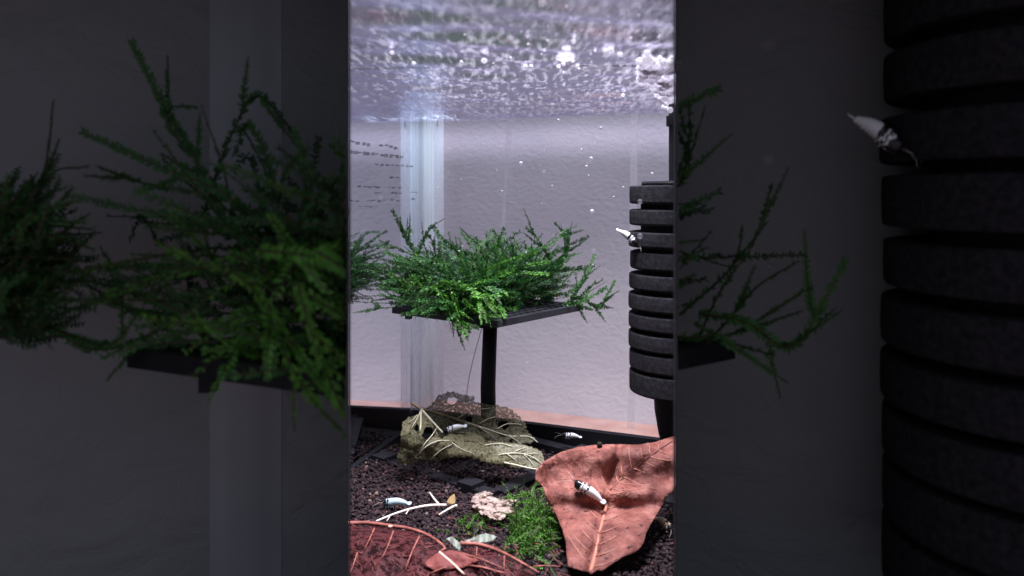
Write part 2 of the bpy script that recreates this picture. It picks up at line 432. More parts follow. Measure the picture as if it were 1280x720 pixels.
# ------------------------------------------------------------------ the setting: room wall, table, soil, water
g = Geo()
n = 2
xs = (-0.9, 0.9)
g.add([(xs[0], wall_y(xs[0]), -0.03), (xs[1], wall_y(xs[1]), -0.03), (xs[1], wall_y(xs[1]), 0.8), (xs[0], wall_y(xs[0]), 0.8),
       (xs[0]+.02, wall_y(xs[0])+.05, -0.03), (xs[1]+.02, wall_y(xs[1])+.05, -0.03), (xs[1]+.02, wall_y(xs[1])+.05, 0.8), (xs[0]+.02, wall_y(xs[0])+.05, 0.8)],
      [(0,1,2,3),(5,4,7,6),(3,2,6,7),(1,0,4,5),(0,3,7,4),(2,1,5,6)])
tag(g.build('wall', M['wall']), kind='structure')
g = Geo(); g.box((-0.9, -0.25, -0.05), (0.9, 1.15, -0.03))
tag(g.build('table_top', M['wood']), kind='structure')

# ------------------------------------------------------------------ the aquarium
B0 = Vector((-0.0585, 0.5318, 0)); ub = Vector((1, -0.435, 0)).normalized(); nb = Vector((0.435, 1, 0)).normalized()
tank = empty('aquarium', (0.02, 0.40, -0.03), 'clear glass aquarium with black base rim around dark soil, lit from above', 'aquarium')
TL = 0.42
g = Geo()
def slab(g, a, b, nrm, t, z0, z1):
    v = [a, b, b + nrm*t, a + nrm*t]
    g.add([(p.x, p.y, z0) for p in v] + [(p.x, p.y, z1) for p in v], [(0,3,2,1),(4,5,6,7),(0,1,5,4),(1,2,6,5),(2,3,7,6),(3,0,4,7)])
slab(g, B0 + nb*0.001, B0 + ub*TL + nb*0.001, nb, 0.004, -0.026, 0.30)
rear_pane = g.build('rear_pane', M['rear_glass'], tank)
g = Geo()
P1 = Vector((pane_x(0.30), 0.30, 0)); up_ = (P1 - B0).normalized(); npn = Vector((up_.y, -up_.x, 0))
if npn.x > 0: npn = -npn
slab(g, B0, P1, npn, 0.004, -0.026, 0.30)
side_pane = g.build('side_pane', M['side_glass'], tank)
# silicone bead down the rear corner
g = Geo()
cx = B0 + ub*0.004 - nb*0.003
g2 = Geo()
for (w0, w1, d, gg) in ((-0.0075, -0.0045, 0.001, g2), (-0.0043, 0.0050, 0.0035, g), (0.0052, 0.0085, 0.0015, g2), (0.0087, 0.0125, 0.001, g2)):
    a = B0 + ub*(w0+0.003) - nb*(d+0.001); b = B0 + ub*(w1+0.003) - nb*(d+0.001)
    slab(gg, a, b, nb, d, 0.004, 0.30)
g2.build('bead_edge', M['streak_bead'], tank)
seam = g.build('corner_bead', M['seam'], tank)
# bottom panel and black base rim
g = Geo(); 
def tank_poly(z, grow=0.0, front=0.12):
    fl = front
    pts = [Vector((pane_x(0.5318)-grow, 0.5318, z)), Vector((0.30, back_y(0.30), z)), Vector((0.30, fl, z)), Vector((pane_x(0.30)-grow, fl, z)), Vector((pane_x(0.30)-grow, 0.30, z))]
    return pts
lo = tank_poly(-0.0295); hi = tank_poly(-0.0255)
k = len(lo)
g.add(lo + hi, [tuple(range(k-1,-1,-1)), tuple(range(k, 2*k))] + [(i, (i+1)%k, (i+1)%k+k, i+k) for i in range(k)])
g.build('bottom_panel', M['rim'], tank)
g = Geo()
slab(g, B0 - nb*0.0045 + ub*0.002, B0 + ub*TL - nb*0.0045, nb, 0.005, -0.024, 0.0060)
g.build('base_rim', M['rim'], tank)
g = Geo(); slab(g, B0 + up_*0.003, P1, -npn, 0.0018, -0.024, 0.0010)
g.build('base_rim', M['rim'], tank)
# pale translucent vertical streaks on the rear glass
def rear_pt(px, py):            # pixel on the rear glass
    x = (px-640)/FPX; Y = 0.50635/(1+0.435*x); return P(px, py, Y)
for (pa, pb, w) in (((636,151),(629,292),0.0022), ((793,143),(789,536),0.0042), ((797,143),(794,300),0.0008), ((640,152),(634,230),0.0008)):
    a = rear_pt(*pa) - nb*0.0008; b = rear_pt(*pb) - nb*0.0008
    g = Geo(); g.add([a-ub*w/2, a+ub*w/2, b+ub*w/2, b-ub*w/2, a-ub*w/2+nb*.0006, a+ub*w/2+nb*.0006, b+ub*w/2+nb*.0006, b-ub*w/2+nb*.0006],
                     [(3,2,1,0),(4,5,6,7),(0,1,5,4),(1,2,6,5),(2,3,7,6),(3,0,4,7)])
    g.build('pale_streak', M['streak'], rear_pane)
# reflected printing painted onto the side glass: rows of illegible dark dashes
def pane_pt(px, py):
    # X = pane_x(Y) and X = x*Y
    x = (px-640)/FPX; Y = (-0.0585 - 0.2916*0.5318)/(x - 0.2916); return P(px, py, Y)
rows = [((438,175),(448,178)), ((454,178),(463,180)), ((475,180),(494,183)), ((438,188),(452,190)), ((455,189.5),(479,193)), ((482,192),(504,195)),
        ((470,205),(514,207)), ((448,232),(476,233)), ((486,233),(500,234)), ((469,240),(478,241)), ((490,240),(500,241)), ((514,240),(519,240)),
        ((438,250),(452,251)), ((460,250),(482,250)), ((490,249),(498,250)), ((515,248),(520,248)), ((449,257),(463,258)), ((488,221),(498,221))]
g = Geo(); r = random.Random(3)
for k, (a, b) in enumerate(rows):
    bold = k < 6
    px = a[0]
    while px < b[0]:
        w = r.uniform(1.2, 3.2); py = a[1] + (b[1]-a[1])*(px-a[0])/max(1, b[0]-a[0]) + r.uniform(-.4, .4)
        h = r.uniform(1.6, 4.8) if bold else r.uniform(0.8, 2.6)
        q = [pane_pt(px, py), pane_pt(px+w, py+r.uniform(-.5,.7)), pane_pt(px+w, py+h), pane_pt(px+r.uniform(-.5,.5), py+h)]
        q = [p - npn*0.0004 for p in q]; q2 = [p - npn*0.0003 for p in q]
        g.add(q + q2, [(0,1,2,3),(7,6,5,4),(0,4,5,1),(1,5,6,2),(2,6,7,3),(3,7,4,0)])
        px += w + r.uniform(1.8, 4.2 if bold else 6.0)
g.build('reflected_print', M['ink'], side_pane)
for px in (513, 547):
    g = Geo(); a = P(px, 151, 0.524); b = P(px, 158, 0.524); g.tube([a, b], 0.0005, 5)
    g.build('pen_mark', M['ink'], rear_pane)

# ------------------------------------------------------------------ soil
def soil_z(x, y):
    return 0.0015*math.sin(31*x+1.0)*math.sin(27*y) - max(0.0, (y - (0.452 - 0.25*x)))*0.10
nx, ny = 60, 60
g = Geo()
x0, x1, y0, y1 = -0.14, 0.16, 0.13, 0.545
vs = []
for j in range(ny+1):
    for i in range(nx+1):
        y = y0+(y1-y0)*j/ny; x = x0+(x1-x0)*i/nx
        x = max(x, pane_x(y)+.002) if y > .3 else x; y = min(y, back_y(x)-.002)
        vs.append((x, y, soil_z(x, y)-0.0016))
g.add(vs, [(j*(nx+1)+i, j*(nx+1)+i+1, (j+1)*(nx+1)+i+1, (j+1)*(nx+1)+i) for j in range(ny) for i in range(nx)])
tag(g.build('soil_bed', M['soilbase'], smooth=True), kind='structure')
# grains
ph = (1+5**.5)/2
ico = np.array([(-1,ph,0),(1,ph,0),(-1,-ph,0),(1,-ph,0),(0,-1,ph),(0,1,ph),(0,-1,-ph),(0,1,-ph),(ph,0,-1),(ph,0,1),(-ph,0,-1),(-ph,0,1)])/math.sqrt(1+ph*ph)
icf = np.array([(0,11,5),(0,5,1),(0,1,7),(0,7,10),(0,10,11),(1,5,9),(5,11,4),(11,10,2),(10,7,6),(7,1,8),(3,9,4),(3,4,2),(3,2,6),(3,6,8),(3,8,9),(4,9,5),(2,4,11),(6,2,10),(8,6,7),(9,8,1)])
nr = np.random.RandomState(5)
cs = []
sp = 0.0015
y = 0.285
while y < 0.52:
    x = -0.13
    while x < 0.135:
        X = x + nr.uniform(-.9, .9)*sp; Y = y + nr.uniform(-.9, .9)*sp
        x += sp
        if Y > 0.3 and X < pane_x(Y)+0.004: continue
        if Y > back_y(X)-0.006: continue
        if abs(X) > 0.24*Y + 0.03: continue
        edge = Y - (0.458 - 0.25*X)
        if edge > 0 and nr.rand() < min(0.96, 0.55+edge*12): continue
        cs.append((X, Y, soil_z(X, Y) + nr.uniform(-0.0010, 0.0008)))
        if nr.rand() < 0.12: cs.append((X+.0006, Y+.0004, soil_z(X, Y) + nr.uniform(0.0006, 0.0020)))
    y += sp
cs = np.array(cs); ng = len(cs)
rad = nr.uniform(0.0006, 0.00112, ng)
ang = nr.uniform(0, 6.283, ng); ca, sa = np.cos(ang), np.sin(ang)
pts = ico[None] * (1+nr.uniform(-.22, .22, (ng, 12, 1))) * rad[:, None, None]
pts[:, :, 2] *= 0.85
X = pts[:, :, 0]*ca[:, None] - pts[:, :, 1]*sa[:, None]; Yv = pts[:, :, 0]*sa[:, None] + pts[:, :, 1]*ca[:, None]
V = np.stack([X, Yv, pts[:, :, 2]], -1) + cs[:, None]
F = (icf[None] + (np.arange(ng)*12)[:, None, None]).reshape(-1, 3)
me = bpy.data.meshes.new('soil_grains'); me.from_pydata(V.reshape(-1, 3).tolist(), [], F.tolist())
me.materials.append(M['soil']); me.materials.append(M['soil_pale']); me.materials.append(M['soil_red'])
me.polygons.foreach_set('material_index', np.repeat(nr.choice([0, 1, 2], ng, p=[.93, .02, .05]), 20).astype(np.int32))
o = bpy.data.objects.new('soil_grains', me); COL.objects.link(o)
tag(o, 'dark brown granular aquarium soil covering the tank bottom', 'soil', kind='stuff')

# ------------------------------------------------------------------ water surface (seen from below)
WZ = 0.1963
g = Geo(); nx, ny = 110, 130; vs = []
r = random.Random(4)
for j in range(ny+1):
    for i in range(nx+1):
        y = 0.15 + (0.56-0.15)*j/ny; s = i/nx
        lo_x = pane_x(y) if y > 0.30 else -0.204*y; hi_x = 0.16 if y > 0.30 else 0.204*y
        lo_x = max(lo_x, -0.14)
        x = lo_x + (hi_x-lo_x)*s
        y = min(y, back_y(x))
        e = min(1.0, max(0.0, (back_y(x)-y)/0.03))
        z = WZ + e*(0.0006*math.sin(60*x+35*y) + 0.0005*math.sin(90*y-40*x+1) + 0.0004*math.sin(170*y+30*x) + 0.00035*math.sin(260*y-90*x+2)) 
        z += 0.0008*sstep_(0.34, 0.40, y)*sstep_(-0.03, 0.03, x)*min(1.0, max(0.0, (back_y(x)-y)/0.012))*math.sin(420*y + 130*x)
        vs.append((x, y, z))
g.add(vs, [(j*(nx+1)+i, j*(nx+1)+i+1, (j+1)*(nx+1)+i+1, (j+1)*(nx+1)+i) for j in range(ny) for i in range(nx)])
tag(g.build('water_surface', M['water'], smooth=True), kind='structure')

# bright glints: white balls under the surface painting the sparkle of light
def at_surface(px, py): return PZ(px, py, WZ-0.0012)
glints = [(678,3,5.5,1),(490,66,3.2,.8),(517,79,2.8,.8),(605,76,3.8,.9),(657,82,2.8,.6),(664,82,2.6,.6),(717,52,3.4,1),(708,61,6,.35),(706,72,12,.38),(716,76,3,.7),
          (698,83,3,.7),(704,80,3,.8),(722,82,2.2,.7),(756,64,3,.9),(763,63,5,.8),(775,68,3.6,.7),(779,119,2.4,.9)]
rg = random.Random(31)
for k in range(34):
    px = rg.choice((rg.uniform(520, 835), rg.uniform(660, 835))); py = rg.gauss(58, 26)
    if 2 < py < 112: glints.append((px, py, rg.uniform(.9, 2.2), rg.uniform(.5, 1)))
for (px, py, rp, fl) in glints:
    c = at_surface(px, py); rr = rp*c.y/FPX
    g = Geo(); g.ball(c, rr, 12, 8, sc=(1, 1.0, fl))
    tag(g.build('glint_ball', M['white'], smooth=True, origin=c), 'small white ball standing in for a glint on the rippled water surface', 'bubble', 'glints under the water surface')
# froth by the filter outlet
fr = empty('froth', P(830, 100, 0.40), 'mass of white froth floating where the filter bubbles break the surface', 'froth')
g = Geo(); r = random.Random(12)
for k in range(420):
    if k < 240:
        px = r.gauss(829, 11); py = 96 + abs(r.gauss(0, 1))*17
        if px < 808 + (py-96)*0.55: continue
    else:
        px = r.uniform(800, 846); py = 88 + r.gauss(0, 7)
    py = min(py, 138); Y = min(0.405, 46.3/(240-py)) - r.uniform(0.001, 0.014)
    c = P(px, py, Y)
    if c.z > WZ + 0.012: continue
    g.ball(c, r.uniform(0.0006, 0.0022), 8, 5)
o = g.build('froth_bubbles', M['white'], fr, smooth=True); o['kind'] = 'stuff'
# drifting specks in the water
rs = random.Random(19)
for (px, py, rp, Y, m) in ((740,264,2.6,.40,'speck'),(651,204,2.4,.42,'speck'),(739,198,2.4,.43,'speck'),(733,208,1.8,.43,'speck'),(698,150,1.8,.44,'speck'),(751,160,2,.44,'speck'),
                        (815,217,1.8,.40,'speck'),(779,234,1.2,.42,'speck'),(767,246,1.2,.42,'speck'),*[(rs.uniform(545, 835), rs.triangular(150, 470, 190), rs.uniform(.5, 1.3), rs.uniform(.36, .44), 'speck') for _ in range(26)], (800,252,3.2,.365,'faint'),(800,295,3.6,.36,'faint'),(742,314,3.2,.45,'faint'),
                        (680,214,2.2,.42,'faint'),(610,170,1.6,.45,'faint'),(560,215,1.6,.46,'faint'),(476,247,1.8,.43,'faint')):
    c = P(px, py, Y); g = Geo(); g.ball(c, rp*Y/FPX, 10, 8)
    tag(g.build('drifting_speck', M[m], smooth=True, origin=c), 'tiny pale speck drifting in the clear tank water', 'speck', 'specks drifting in the water')

# ------------------------------------------------------------------ moss
def frond(g, pts, L=0.0018, sp=0.00075, m=0, rnd=RNG, stem=0.00022, taper=0.35, branches=0):
    path = catmull(pts, sp); n = len(path)
    if n < 4: return
    ctrl = path[::3] + ([path[-1]] if (n-1) % 3 else [])
    g.tube(ctrl, [stem*(1-0.6*i/len(ctrl)) for i in range(len(ctrl))], 3, 3, cap=False)
    ref = Vector((rnd.gauss(0,1), rnd.gauss(0,1), rnd.gauss(0,1)*0.6))
    for i in range(n):
        t = (path[min(i+1,n-1)] - path[max(i-1,0)])
        if t.length < 1e-9: continue
        t.normalize(); s = t.cross(ref)
        if s.length < 1e-3: continue
        s.normalize(); w = t.cross(s)
        u = i/(n-1); l = L*(1-(1-taper)*u**1.6)*rnd.uniform(.75, 1.2)
        for sg in (-1, 1):
            if rnd.random() < 0.1: continue
            d = (t*rnd.uniform(.5, 1.0) + s*sg*rnd.uniform(.7, 1.05) + w*rnd.uniform(-.55, .55)).normalized()
            b = d.cross(w if abs(d.dot(w)) < .9 else s).normalized()
            b = (b + w*rnd.uniform(-.7,.7)).normalized()
            p = path[i]; k = l*0.25
            g.add([p, p+d*l*.45+b*k, p+d*l, p+d*l*.45-b*k], [(0,1,2),(0,2,3)], m)
    for _ in range(branches):
        i = rnd.randint(int(n*.25), int(n*.8)); t = (path[min(i+1,n-1)]-path[i-1]).normalized()
        s = t.cross(ref).normalized()*rnd.choice((-1,1)); ln = rnd.uniform(.006, .012)
        frond(g, [path[i], path[i]+(t*.7+s*.6)*ln*.5, path[i]+(t*1.1+s*.8)*ln], L*.85, sp, m, rnd, stem*.8)

PC = Vector((-0.0131, 0.454, 0)); ZP = 0.0855; HS = 0.0385
pu = Vector((.779, -.627, 0)).normalized(); pv = Vector((.627, .779, 0)).normalized()

def crop2(x, y): return 438 + x/3.131, 230 + y/3.131
SIG = [  # outlines of the longest strands, base to tip: (points, distance, shade, branches)
 ([(280,330),(245,255),(205,185),(165,105)], .452, 1, 1), ([(230,240),(205,190),(240,184)], .452, 1, 0),
 ([(330,350),(290,300),(200,260),(115,222)], .445, 1, 1), ([(300,340),(260,300),(190,285),(140,268)], .44, 1, 1),
 ([(250,330),(262,280),(290,210),(318,168),(350,200),(378,240)], .455, 1, 1), ([(340,300),(322,230),(300,200),(285,235)], .46, 1, 0),
 ([(420,300),(430,240),(425,212)], .46, 1, 0), ([(520,290),(535,240),(532,195)], .455, 1, 0), ([(610,300),(592,235),(558,178)], .45, 1, 1), ([(560,300),(500,240),(455,212)], .45, 1, 0),
 ([(590,300),(630,240),(668,212)], .455, 1, 0), ([(610,380),(720,270),(790,230),(840,185),(885,165)], .45, 1, 2),
 ([(780,300),(740,225),(690,172)], .455, 1, 1), ([(790,340),(850,260),(835,195),(800,152)], .46, 1, 1), ([(760,350),(840,270),(852,220),(850,180)], .452, 1, 2),
 ([(640,420),(730,385),(790,350),(835,308)], .44, 1, 1), ([(860,475),(890,410),(930,350),(955,278)], .455, 1, 0), ([(720,440),(800,420),(870,345)], .445, 1, 1),
 ([(870,475),(895,450),(935,405),(985,375)], .45, 1, 0), ([(860,440),(915,452),(970,482),(1002,440),(1035,378)], .447, 1, 1), ([(950,478),(978,475),(1025,435)], .447, 1, 0),
 ([(850,455),(900,478),(945,492)], .44, 1, 0), ([(830,470),(900,465),(960,430),(1002,405)], .448, 1, 1), ([(840,440),(905,380),(920,330)], .455, 1, 0),
 ([(230,450),(180,478),(130,485),(105,475),(85,460)], .44, 1, 0), ([(260,450),(200,425),(120,400)], .445, 1, 1), ([(270,440),(220,410),(180,388)], .43, 1, 0), ([(250,430),(180,440),(110,405)], .45, 1, 0),
 ([(320,400),(350,430),(385,500),(420,555),(462,592)], .408, 2, 3), ([(360,430),(400,500),(440,545),(500,562)], .405, 2, 2), ([(470,430),(540,450),(590,490),(608,522)], .404, 2, 2),
 ([(420,385),(500,430),(560,435),(612,430)], .405, 2, 2), ([(440,450),(500,505),(556,530)], .402, 2, 1), ([(400,420),(420,490),(450,560),(470,575)], .406, 2, 2), ([(520,400),(600,420),(660,430)], .41, 1, 1),
 ([(350,380),(440,400),(520,470)], .406, 2, 2), ([(480,410),(530,470),(600,500)], .403, 2, 2)]

def moss_strands(ls=1.0, dn=1.0, count=820, hang=26):
    """the strands as geometry pieces: a list for the long ones and one mass for the rest"""
    rnd = random.Random(21); long_ = []
    for (pts, Y, m, br) in SIG:
        g = Geo(); q = []
        for k, (x, y) in enumerate(pts):
            px, py = crop2(x, y); q.append(P(px, py, Y + rnd.uniform(-.004, .004)))
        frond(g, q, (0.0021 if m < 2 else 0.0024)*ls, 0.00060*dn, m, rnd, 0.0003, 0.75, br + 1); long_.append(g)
    g = Geo()
    for k in range(count):
        a = rnd.uniform(-1, 1); b = rnd.uniform(-1, 1)
        a = min(a, 0.34)
        base = PC + pu*HS*a + pv*HS*b*.98 + Vector((0, 0, ZP + rnd.uniform(0.0, 0.022)))
        rel = (base - PC); rel.z = 0
        out = rel/ HS
        d = (out*rnd.uniform(.3, 1.0) + Vector((rnd.gauss(0,.75), rnd.gauss(0,.75), rnd.uniform(-.15, .9)))).normalized()
        ln = rnd.uniform(.013, .034)*(1.0 if abs(out.x) < .9 else .8)
        side = Vector((rnd.gauss(0,1), rnd.gauss(0,1), rnd.gauss(-.3,.6)))*ln*.22
        q = [base, base + d*ln*.5 + side*.4, base + d*ln + side]
        top = ZP + 0.042 - 0.012*(abs(out.x)**2) + rnd.gauss(0, .003)
        for p in q:
            if p.z > top: p.z = top - rnd.uniform(0, .006)
            if p.z < ZP + .001: p.z = ZP + .001
            e = p - PC; ex = e.dot(pu)
            if ex > HS*.56 and p.z < ZP+.016: p -= pu*(ex-HS*.56)
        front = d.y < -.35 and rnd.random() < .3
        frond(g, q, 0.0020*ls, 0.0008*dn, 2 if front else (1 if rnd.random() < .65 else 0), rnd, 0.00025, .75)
    # a few hanging over the front edge
    for k in range(hang):
        b = rnd.uniform(-.55, .35)
        base = PC - pv*HS*.9 + pu*HS*b + Vector((0,0,ZP+rnd.uniform(.003,.018)))
        d = -pv*rnd.uniform(.5,1) + pu*rnd.uniform(-.4,.6)
        ln = rnd.uniform(.012,.024)
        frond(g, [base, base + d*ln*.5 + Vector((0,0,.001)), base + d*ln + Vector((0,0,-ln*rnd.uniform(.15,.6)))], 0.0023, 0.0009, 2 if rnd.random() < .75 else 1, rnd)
    return long_, g
LONG, MASS = moss_strands()
LONG2, MASS2 = moss_strands(.72, .72, 430, 6)

moss = empty('moss_clump', (PC.x, PC.y, ZP), 'green feathery moss clump growing over the raised black plate in the lit tank', 'moss')
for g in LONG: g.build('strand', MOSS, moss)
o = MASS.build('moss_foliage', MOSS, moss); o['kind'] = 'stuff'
# ------------------------------------------------------------------ plate stand
def plate_geo(hs, th):
    """perforated square plate: outer frame plus lattice of crossing bars (local frame u,v)"""
    g = Geo(); fw = .0035
    for s in (-1, 1):
        g.box((-hs, s*hs - (fw if s > 0 else 0), -th), (hs, s*hs + (0 if s > 0 else fw), 0))
        g.box((s*hs - (fw if s > 0 else 0), -hs+fw, -th), (s*hs + (0 if s > 0 else fw), hs-fw, 0))
    n = 13; w = .00085; inn = hs-fw
    for i in range(1, n):
        c = -inn + 2*inn*i/n
        g.box((c-w, -inn, -th*.75), (c+w, inn, -.0002))
        g.box((-inn, c-w, -th*.72), (inn, c+w, -.0005))
    return g
RZ = math.atan2(pu.y, pu.x)
MT = Matrix.Translation((PC.x, PC.y, ZP)) @ Matrix.Rotation(RZ, 4, 'Z')
st = empty('plate_stand', (PC.x, PC.y, 0), 'black plastic stand holding a perforated square plate on one post', 'stand')
def placed(geo, mtx):
    geo.v = [tuple(mtx @ Vector(p)) for p in geo.v]; return geo
pp = placed(plate_geo(HS, .0034), MT).build('perforated_plate', M['plate'], st)
g = Geo(); g.tube([(PC.x, PC.y, -.004), (PC.x-.0005, PC.y, .04), (PC.x+.001, PC.y, ZP-.003)], [.0045, .0043, .0040], 14)
o = g.build('post', M['black'], st, smooth=True)
g = Geo(); g.lathe([(.0, -.009), (.006, -.009), (.0085, -.003), (.0085, 0), (0, 0)], (PC.x, PC.y, ZP-.0031), 20)
g.build('socket', M['black'], st, smooth=False)
for (a, b) in ((-.80,-.86), (-.7,.8)):
    g = Geo(); g.box((a*HS-.0014, b*HS-.0014, -.0065), (a*HS+.0014, b*HS+.0014, -.0012)); placed(g, MT).build('peg', M['black'], pp)
# square foot frame half sunk in the soil
MF = Matrix.Translation((PC.x-.002, PC.y-.002, 0)) @ Matrix.Rotation(RZ, 4, 'Z')
h = .040
g = Geo()
for s in (-1, 1):
    g.box((-h, s*h-.004, -.004), (h, s*h+.004, .0014)); g.box((s*h-.004, -h+.004, -.004), (s*h+.004, h-.004, .0012))
g.box((-h+.004, -.004, -.004), (h-.004, .004, .0006)); g.box((-.0038, -h+.004, -.004), (.0038, -.0041, .0004)); g.box((-.0038, .0041, -.004), (.0038, h-.004, .0004))
ff = placed(g, MF).build('foot_frame', M['black'], st)
for (a, b) in ((-1, -1), (.62, -1), (1, 1)):
    g = Geo(); g.box((a*h-.005, b*h-.005, -.004), (a*h+.005, b*h+.005, .0036)); placed(g, MF).build('corner_foot', M['black'], ff)
# clear line hanging from the plate
g = Geo(); g.tube(catmull([P(604,404,.452), P(598,425,.452), P(590,455,.453), P(585,480,.454), P(582,505,.455)], .004), .00035, 6)
tag(g.build('nylon_line', M['line'], smooth=True), 'thin clear nylon line hanging in a curve below the black plate', 'line')

# ------------------------------------------------------------------ sponge filters
def filter_unit(loc, R, rings, core, tube_top, label, stem_z, seed, cat='filter', smooth_n=64):
    r = random.Random(seed)
    root = empty('sponge_filter', (loc[0], loc[1], stem_z), label, cat)
    for (zt, zb) in rings:
        t = zt-zb; c = min(t*.16, .0012); q = r.uniform(-.012, .012); Rr = R*(1+q)
        prof = [(core*.9, 0), (Rr-c, 0.0), (Rr-c*.3, c*.3), (Rr, c), (Rr*1.004, t*.5), (Rr, t-c*.6), (Rr-c*.25, t-c*.15), (Rr-c*.8, t), (core*.9, t)]
        g = Geo(); g.lathe(prof, (loc[0]+r.uniform(-.0003,.0003), loc[1], zb), smooth_n)
        o = g.build('sponge_disc', M['foam'], root)
    zt = rings[0][0]; zb = rings[-1][1]
    g = Geo(); g.lathe([(core, zb-.001), (core, zt+.0004)], (loc[0], loc[1], 0), 40); g.build('sponge_core', M['foam'], root, smooth=False)
    g = Geo(); g.lathe([(R*.74, 0), (R*.76, .0008), (R*.74, .0018), (R*.3, .0022)], (loc[0], loc[1], zt+.0003), 40); g.build('top_cap', M['black'], root)
    g = Geo(); g.lathe([(R*.22, zt+.002), (R*.22, tube_top)], (loc[0], loc[1], 0), 24); o = g.build('uplift_tube', M['black'], root, smooth=False)
    g = Geo(); g.lathe([(R*.27, 0), (R*.27, .005)], (loc[0], loc[1], tube_top-.022), 24); g.build('collar', M['black'], root)
    g = Geo(); g.lathe([(R*.52, zb-.0005), (R*.50, zb-.010), (R*.42, zb-.022), (R*.34, zb-.030), (R*.34, stem_z+.006), (R*.9, stem_z+.003), (R*.92, stem_z)], (loc[0], loc[1], 0), 40)
    g.build('pedestal', M['black'], root, smooth=False)
    return root
FY = 0.40; FX = (850-640)/FPX*FY; FR = 63*FY/FPX
def fz(py): return EYE - (py-HOR)/FPX*(FY-.008)
rows_px = [(232,255),(262,282),(290,309.5),(315,337),(343,362.5),(368,388),(393,412),(416.5,437),(440.5,463),(466,493)]
filter_unit((FX, FY), FR, [(fz(a), fz(b)) for a, b in rows_px], FR*.77, .205,
            'black ribbed sponge filter standing beside the brown leaf in the lit tank', 0.0, 3)

# ------------------------------------------------------------------ leaves
def inside(p, poly):
    x, y = p; c = False; n = len(poly)
    for i in range(n):
        x1, y1 = poly[i]; x2, y2 = poly[(i+1) % n]
        if (y1 > y) != (y2 > y) and x < (x2-x1)*(y-y1)/(y2-y1)+x1: c = not c
    return c
def sheet(outline, holes, to3d, step, jag=0.0, seed=1):
    """a triangulated sheet from an outline with holes, lifted into space by to3d"""
    r = random.Random(seed)
    def dens(poly, j):
        out = []
        for i in range(len(poly)):
            a = Vector(poly[i]); b = Vector(poly[(i+1) % len(poly)]); n = max(1, int((b-a).length/(step*.7)))
            for k in range(n):
                p = a + (b-a)*k/n; d = (b-a).normalized(); nn = Vector((-d.y, d.x))
                out.append(p + nn*r.uniform(-j, j))
        return out
    polys = [dens(outline, jag)] + [dens(h, jag*.8) for h in holes]
    V = []; E = []
    for pl in polys:
        b = len(V); V += pl; E += [(b+i, b+(i+1) % len(pl)) for i in range(len(pl))]
    xs = [p[0] for p in outline]; ys = [p[1] for p in outline]
    y = min(ys)
    while y < max(ys):
        x = min(xs)
        while x < max(xs):
            q = (x + r.uniform(-.3,.3)*step, y + r.uniform(-.3,.3)*step)
            if inside(q, polys[0]) and not any(inside(q, h) for h in polys[1:]): V.append(Vector(q))
            x += step
        y += step
    v, e, f, *_ = delaunay_2d_cdt([Vector(p) for p in V], E, [], 0, 1e-4)
    F = []
    for t in f:
        c = sum((v[i] for i in t), Vector((0, 0)))/len(t)
        if inside(c, polys[0]) and not any(inside(c, h) for h in polys[1:]): F.append(tuple(t))
    g = Geo(); used = sorted({i for t in F for i in t}); mp = {i: k for k, i in enumerate(used)}
    g.add([to3d(v[i].x, v[i].y) for i in used], [tuple(mp[i] for i in t) for t in F])
    return g
def solid(o, t):
    m = o.modifiers.new('thickness', 'SOLIDIFY'); m.thickness = t; m.offset = 0; return o
def vein(pts, to3d, r0, r1, lift=None, step=.002, n=6):
    q = catmull([to3d(*p) for p in pts], step)
    if lift is not None: q = [p + lift for p in q]
    g = Geo(); g.tube(q, [r0+(r1-r0)*i/max(1, len(q)-1) for i in range(len(q))], n); return g
def sstep(a, b, x):
    t = min(1, max(0, (x-a)/(b-a))); return t*t*(3-2*t)
from mathutils import noise as mnoise
def wob(x, y, k=1.0): return 1.6*mnoise.noise(Vector((x*.05*k, y*.07*k, 3.1))) + .7*mnoise.noise(Vector((x*.14*k, y*.17*k, 8.2)))

# --- big brown leaf (heights above the soil over its outline)
def c6(x, y): return (660 + x/4.0, 540 + y/4.0)
def brown3d(px, py):
    up = sstep(615, 550, py)
    z = 0.006 + 0.010*sstep(720, 640, py)*(1-.35*abs((px-755)/90)) + 0.010*sstep(640, 612, py)*.7 + up*0.015
    z += 0.0004*wob(px, py, .8)
    # gutter along the midrib
    mx = 738 + (712-py)*.24
    z -= 0.0022*math.exp(-((px-mx)/7.0)**2)
    if px < 690: z += 0.004*sstep(690, 668, px)
    return PZ(px, py, max(z, 0.0015))
out_b = [c6(*p) for p in [(318,712),(300,700),(250,690),(200,672),(194,620),(190,560),(172,485),(140,410),(100,350),(72,270),(35,240),(38,198),(75,150),(160,102),(250,76),(350,65),(450,61),(540,66),(640,50),(725,24),(800,20),(850,60),(850,180),(790,230),(728,286),(690,332),(640,420),(592,500),(576,560),(540,600),(470,628),(420,660),(370,694),(345,690)]]
bl = empty('brown_leaf', PZ(740, 700, 0), 'large dry reddish brown leaf lying on the soil beside the sponge filter', 'leaf')
o = solid(sheet(out_b, [], brown3d, 5.0, .35, 2).build('blade', M['brown'], bl, smooth=True), .0004)
up_n = Vector((0, -.0002, .0007))
MID = [(312,705),(340,600),(365,480),(395,360),(412,296),(470,235),(560,160),(650,95),(720,50)]
def mid_at(t):
    f = t*(len(MID)-1); i = min(int(f), len(MID)-2); u = f-i
    return (MID[i][0]+(MID[i+1][0]-MID[i][0])*u, MID[i][1]+(MID[i+1][1]-MID[i][1])*u)
vein([c6(*p) for p in MID[:5]], brown3d, .0010, .0006, Vector((0, 0, .0001))).build('midrib', M['brown_vein'], bl, smooth=True)
vein([c6(*p) for p in MID[4:]], brown3d, .0006, .0003, Vector((0, 0, .0003))).build('midrib', M['brown_dark'], bl, smooth=True)
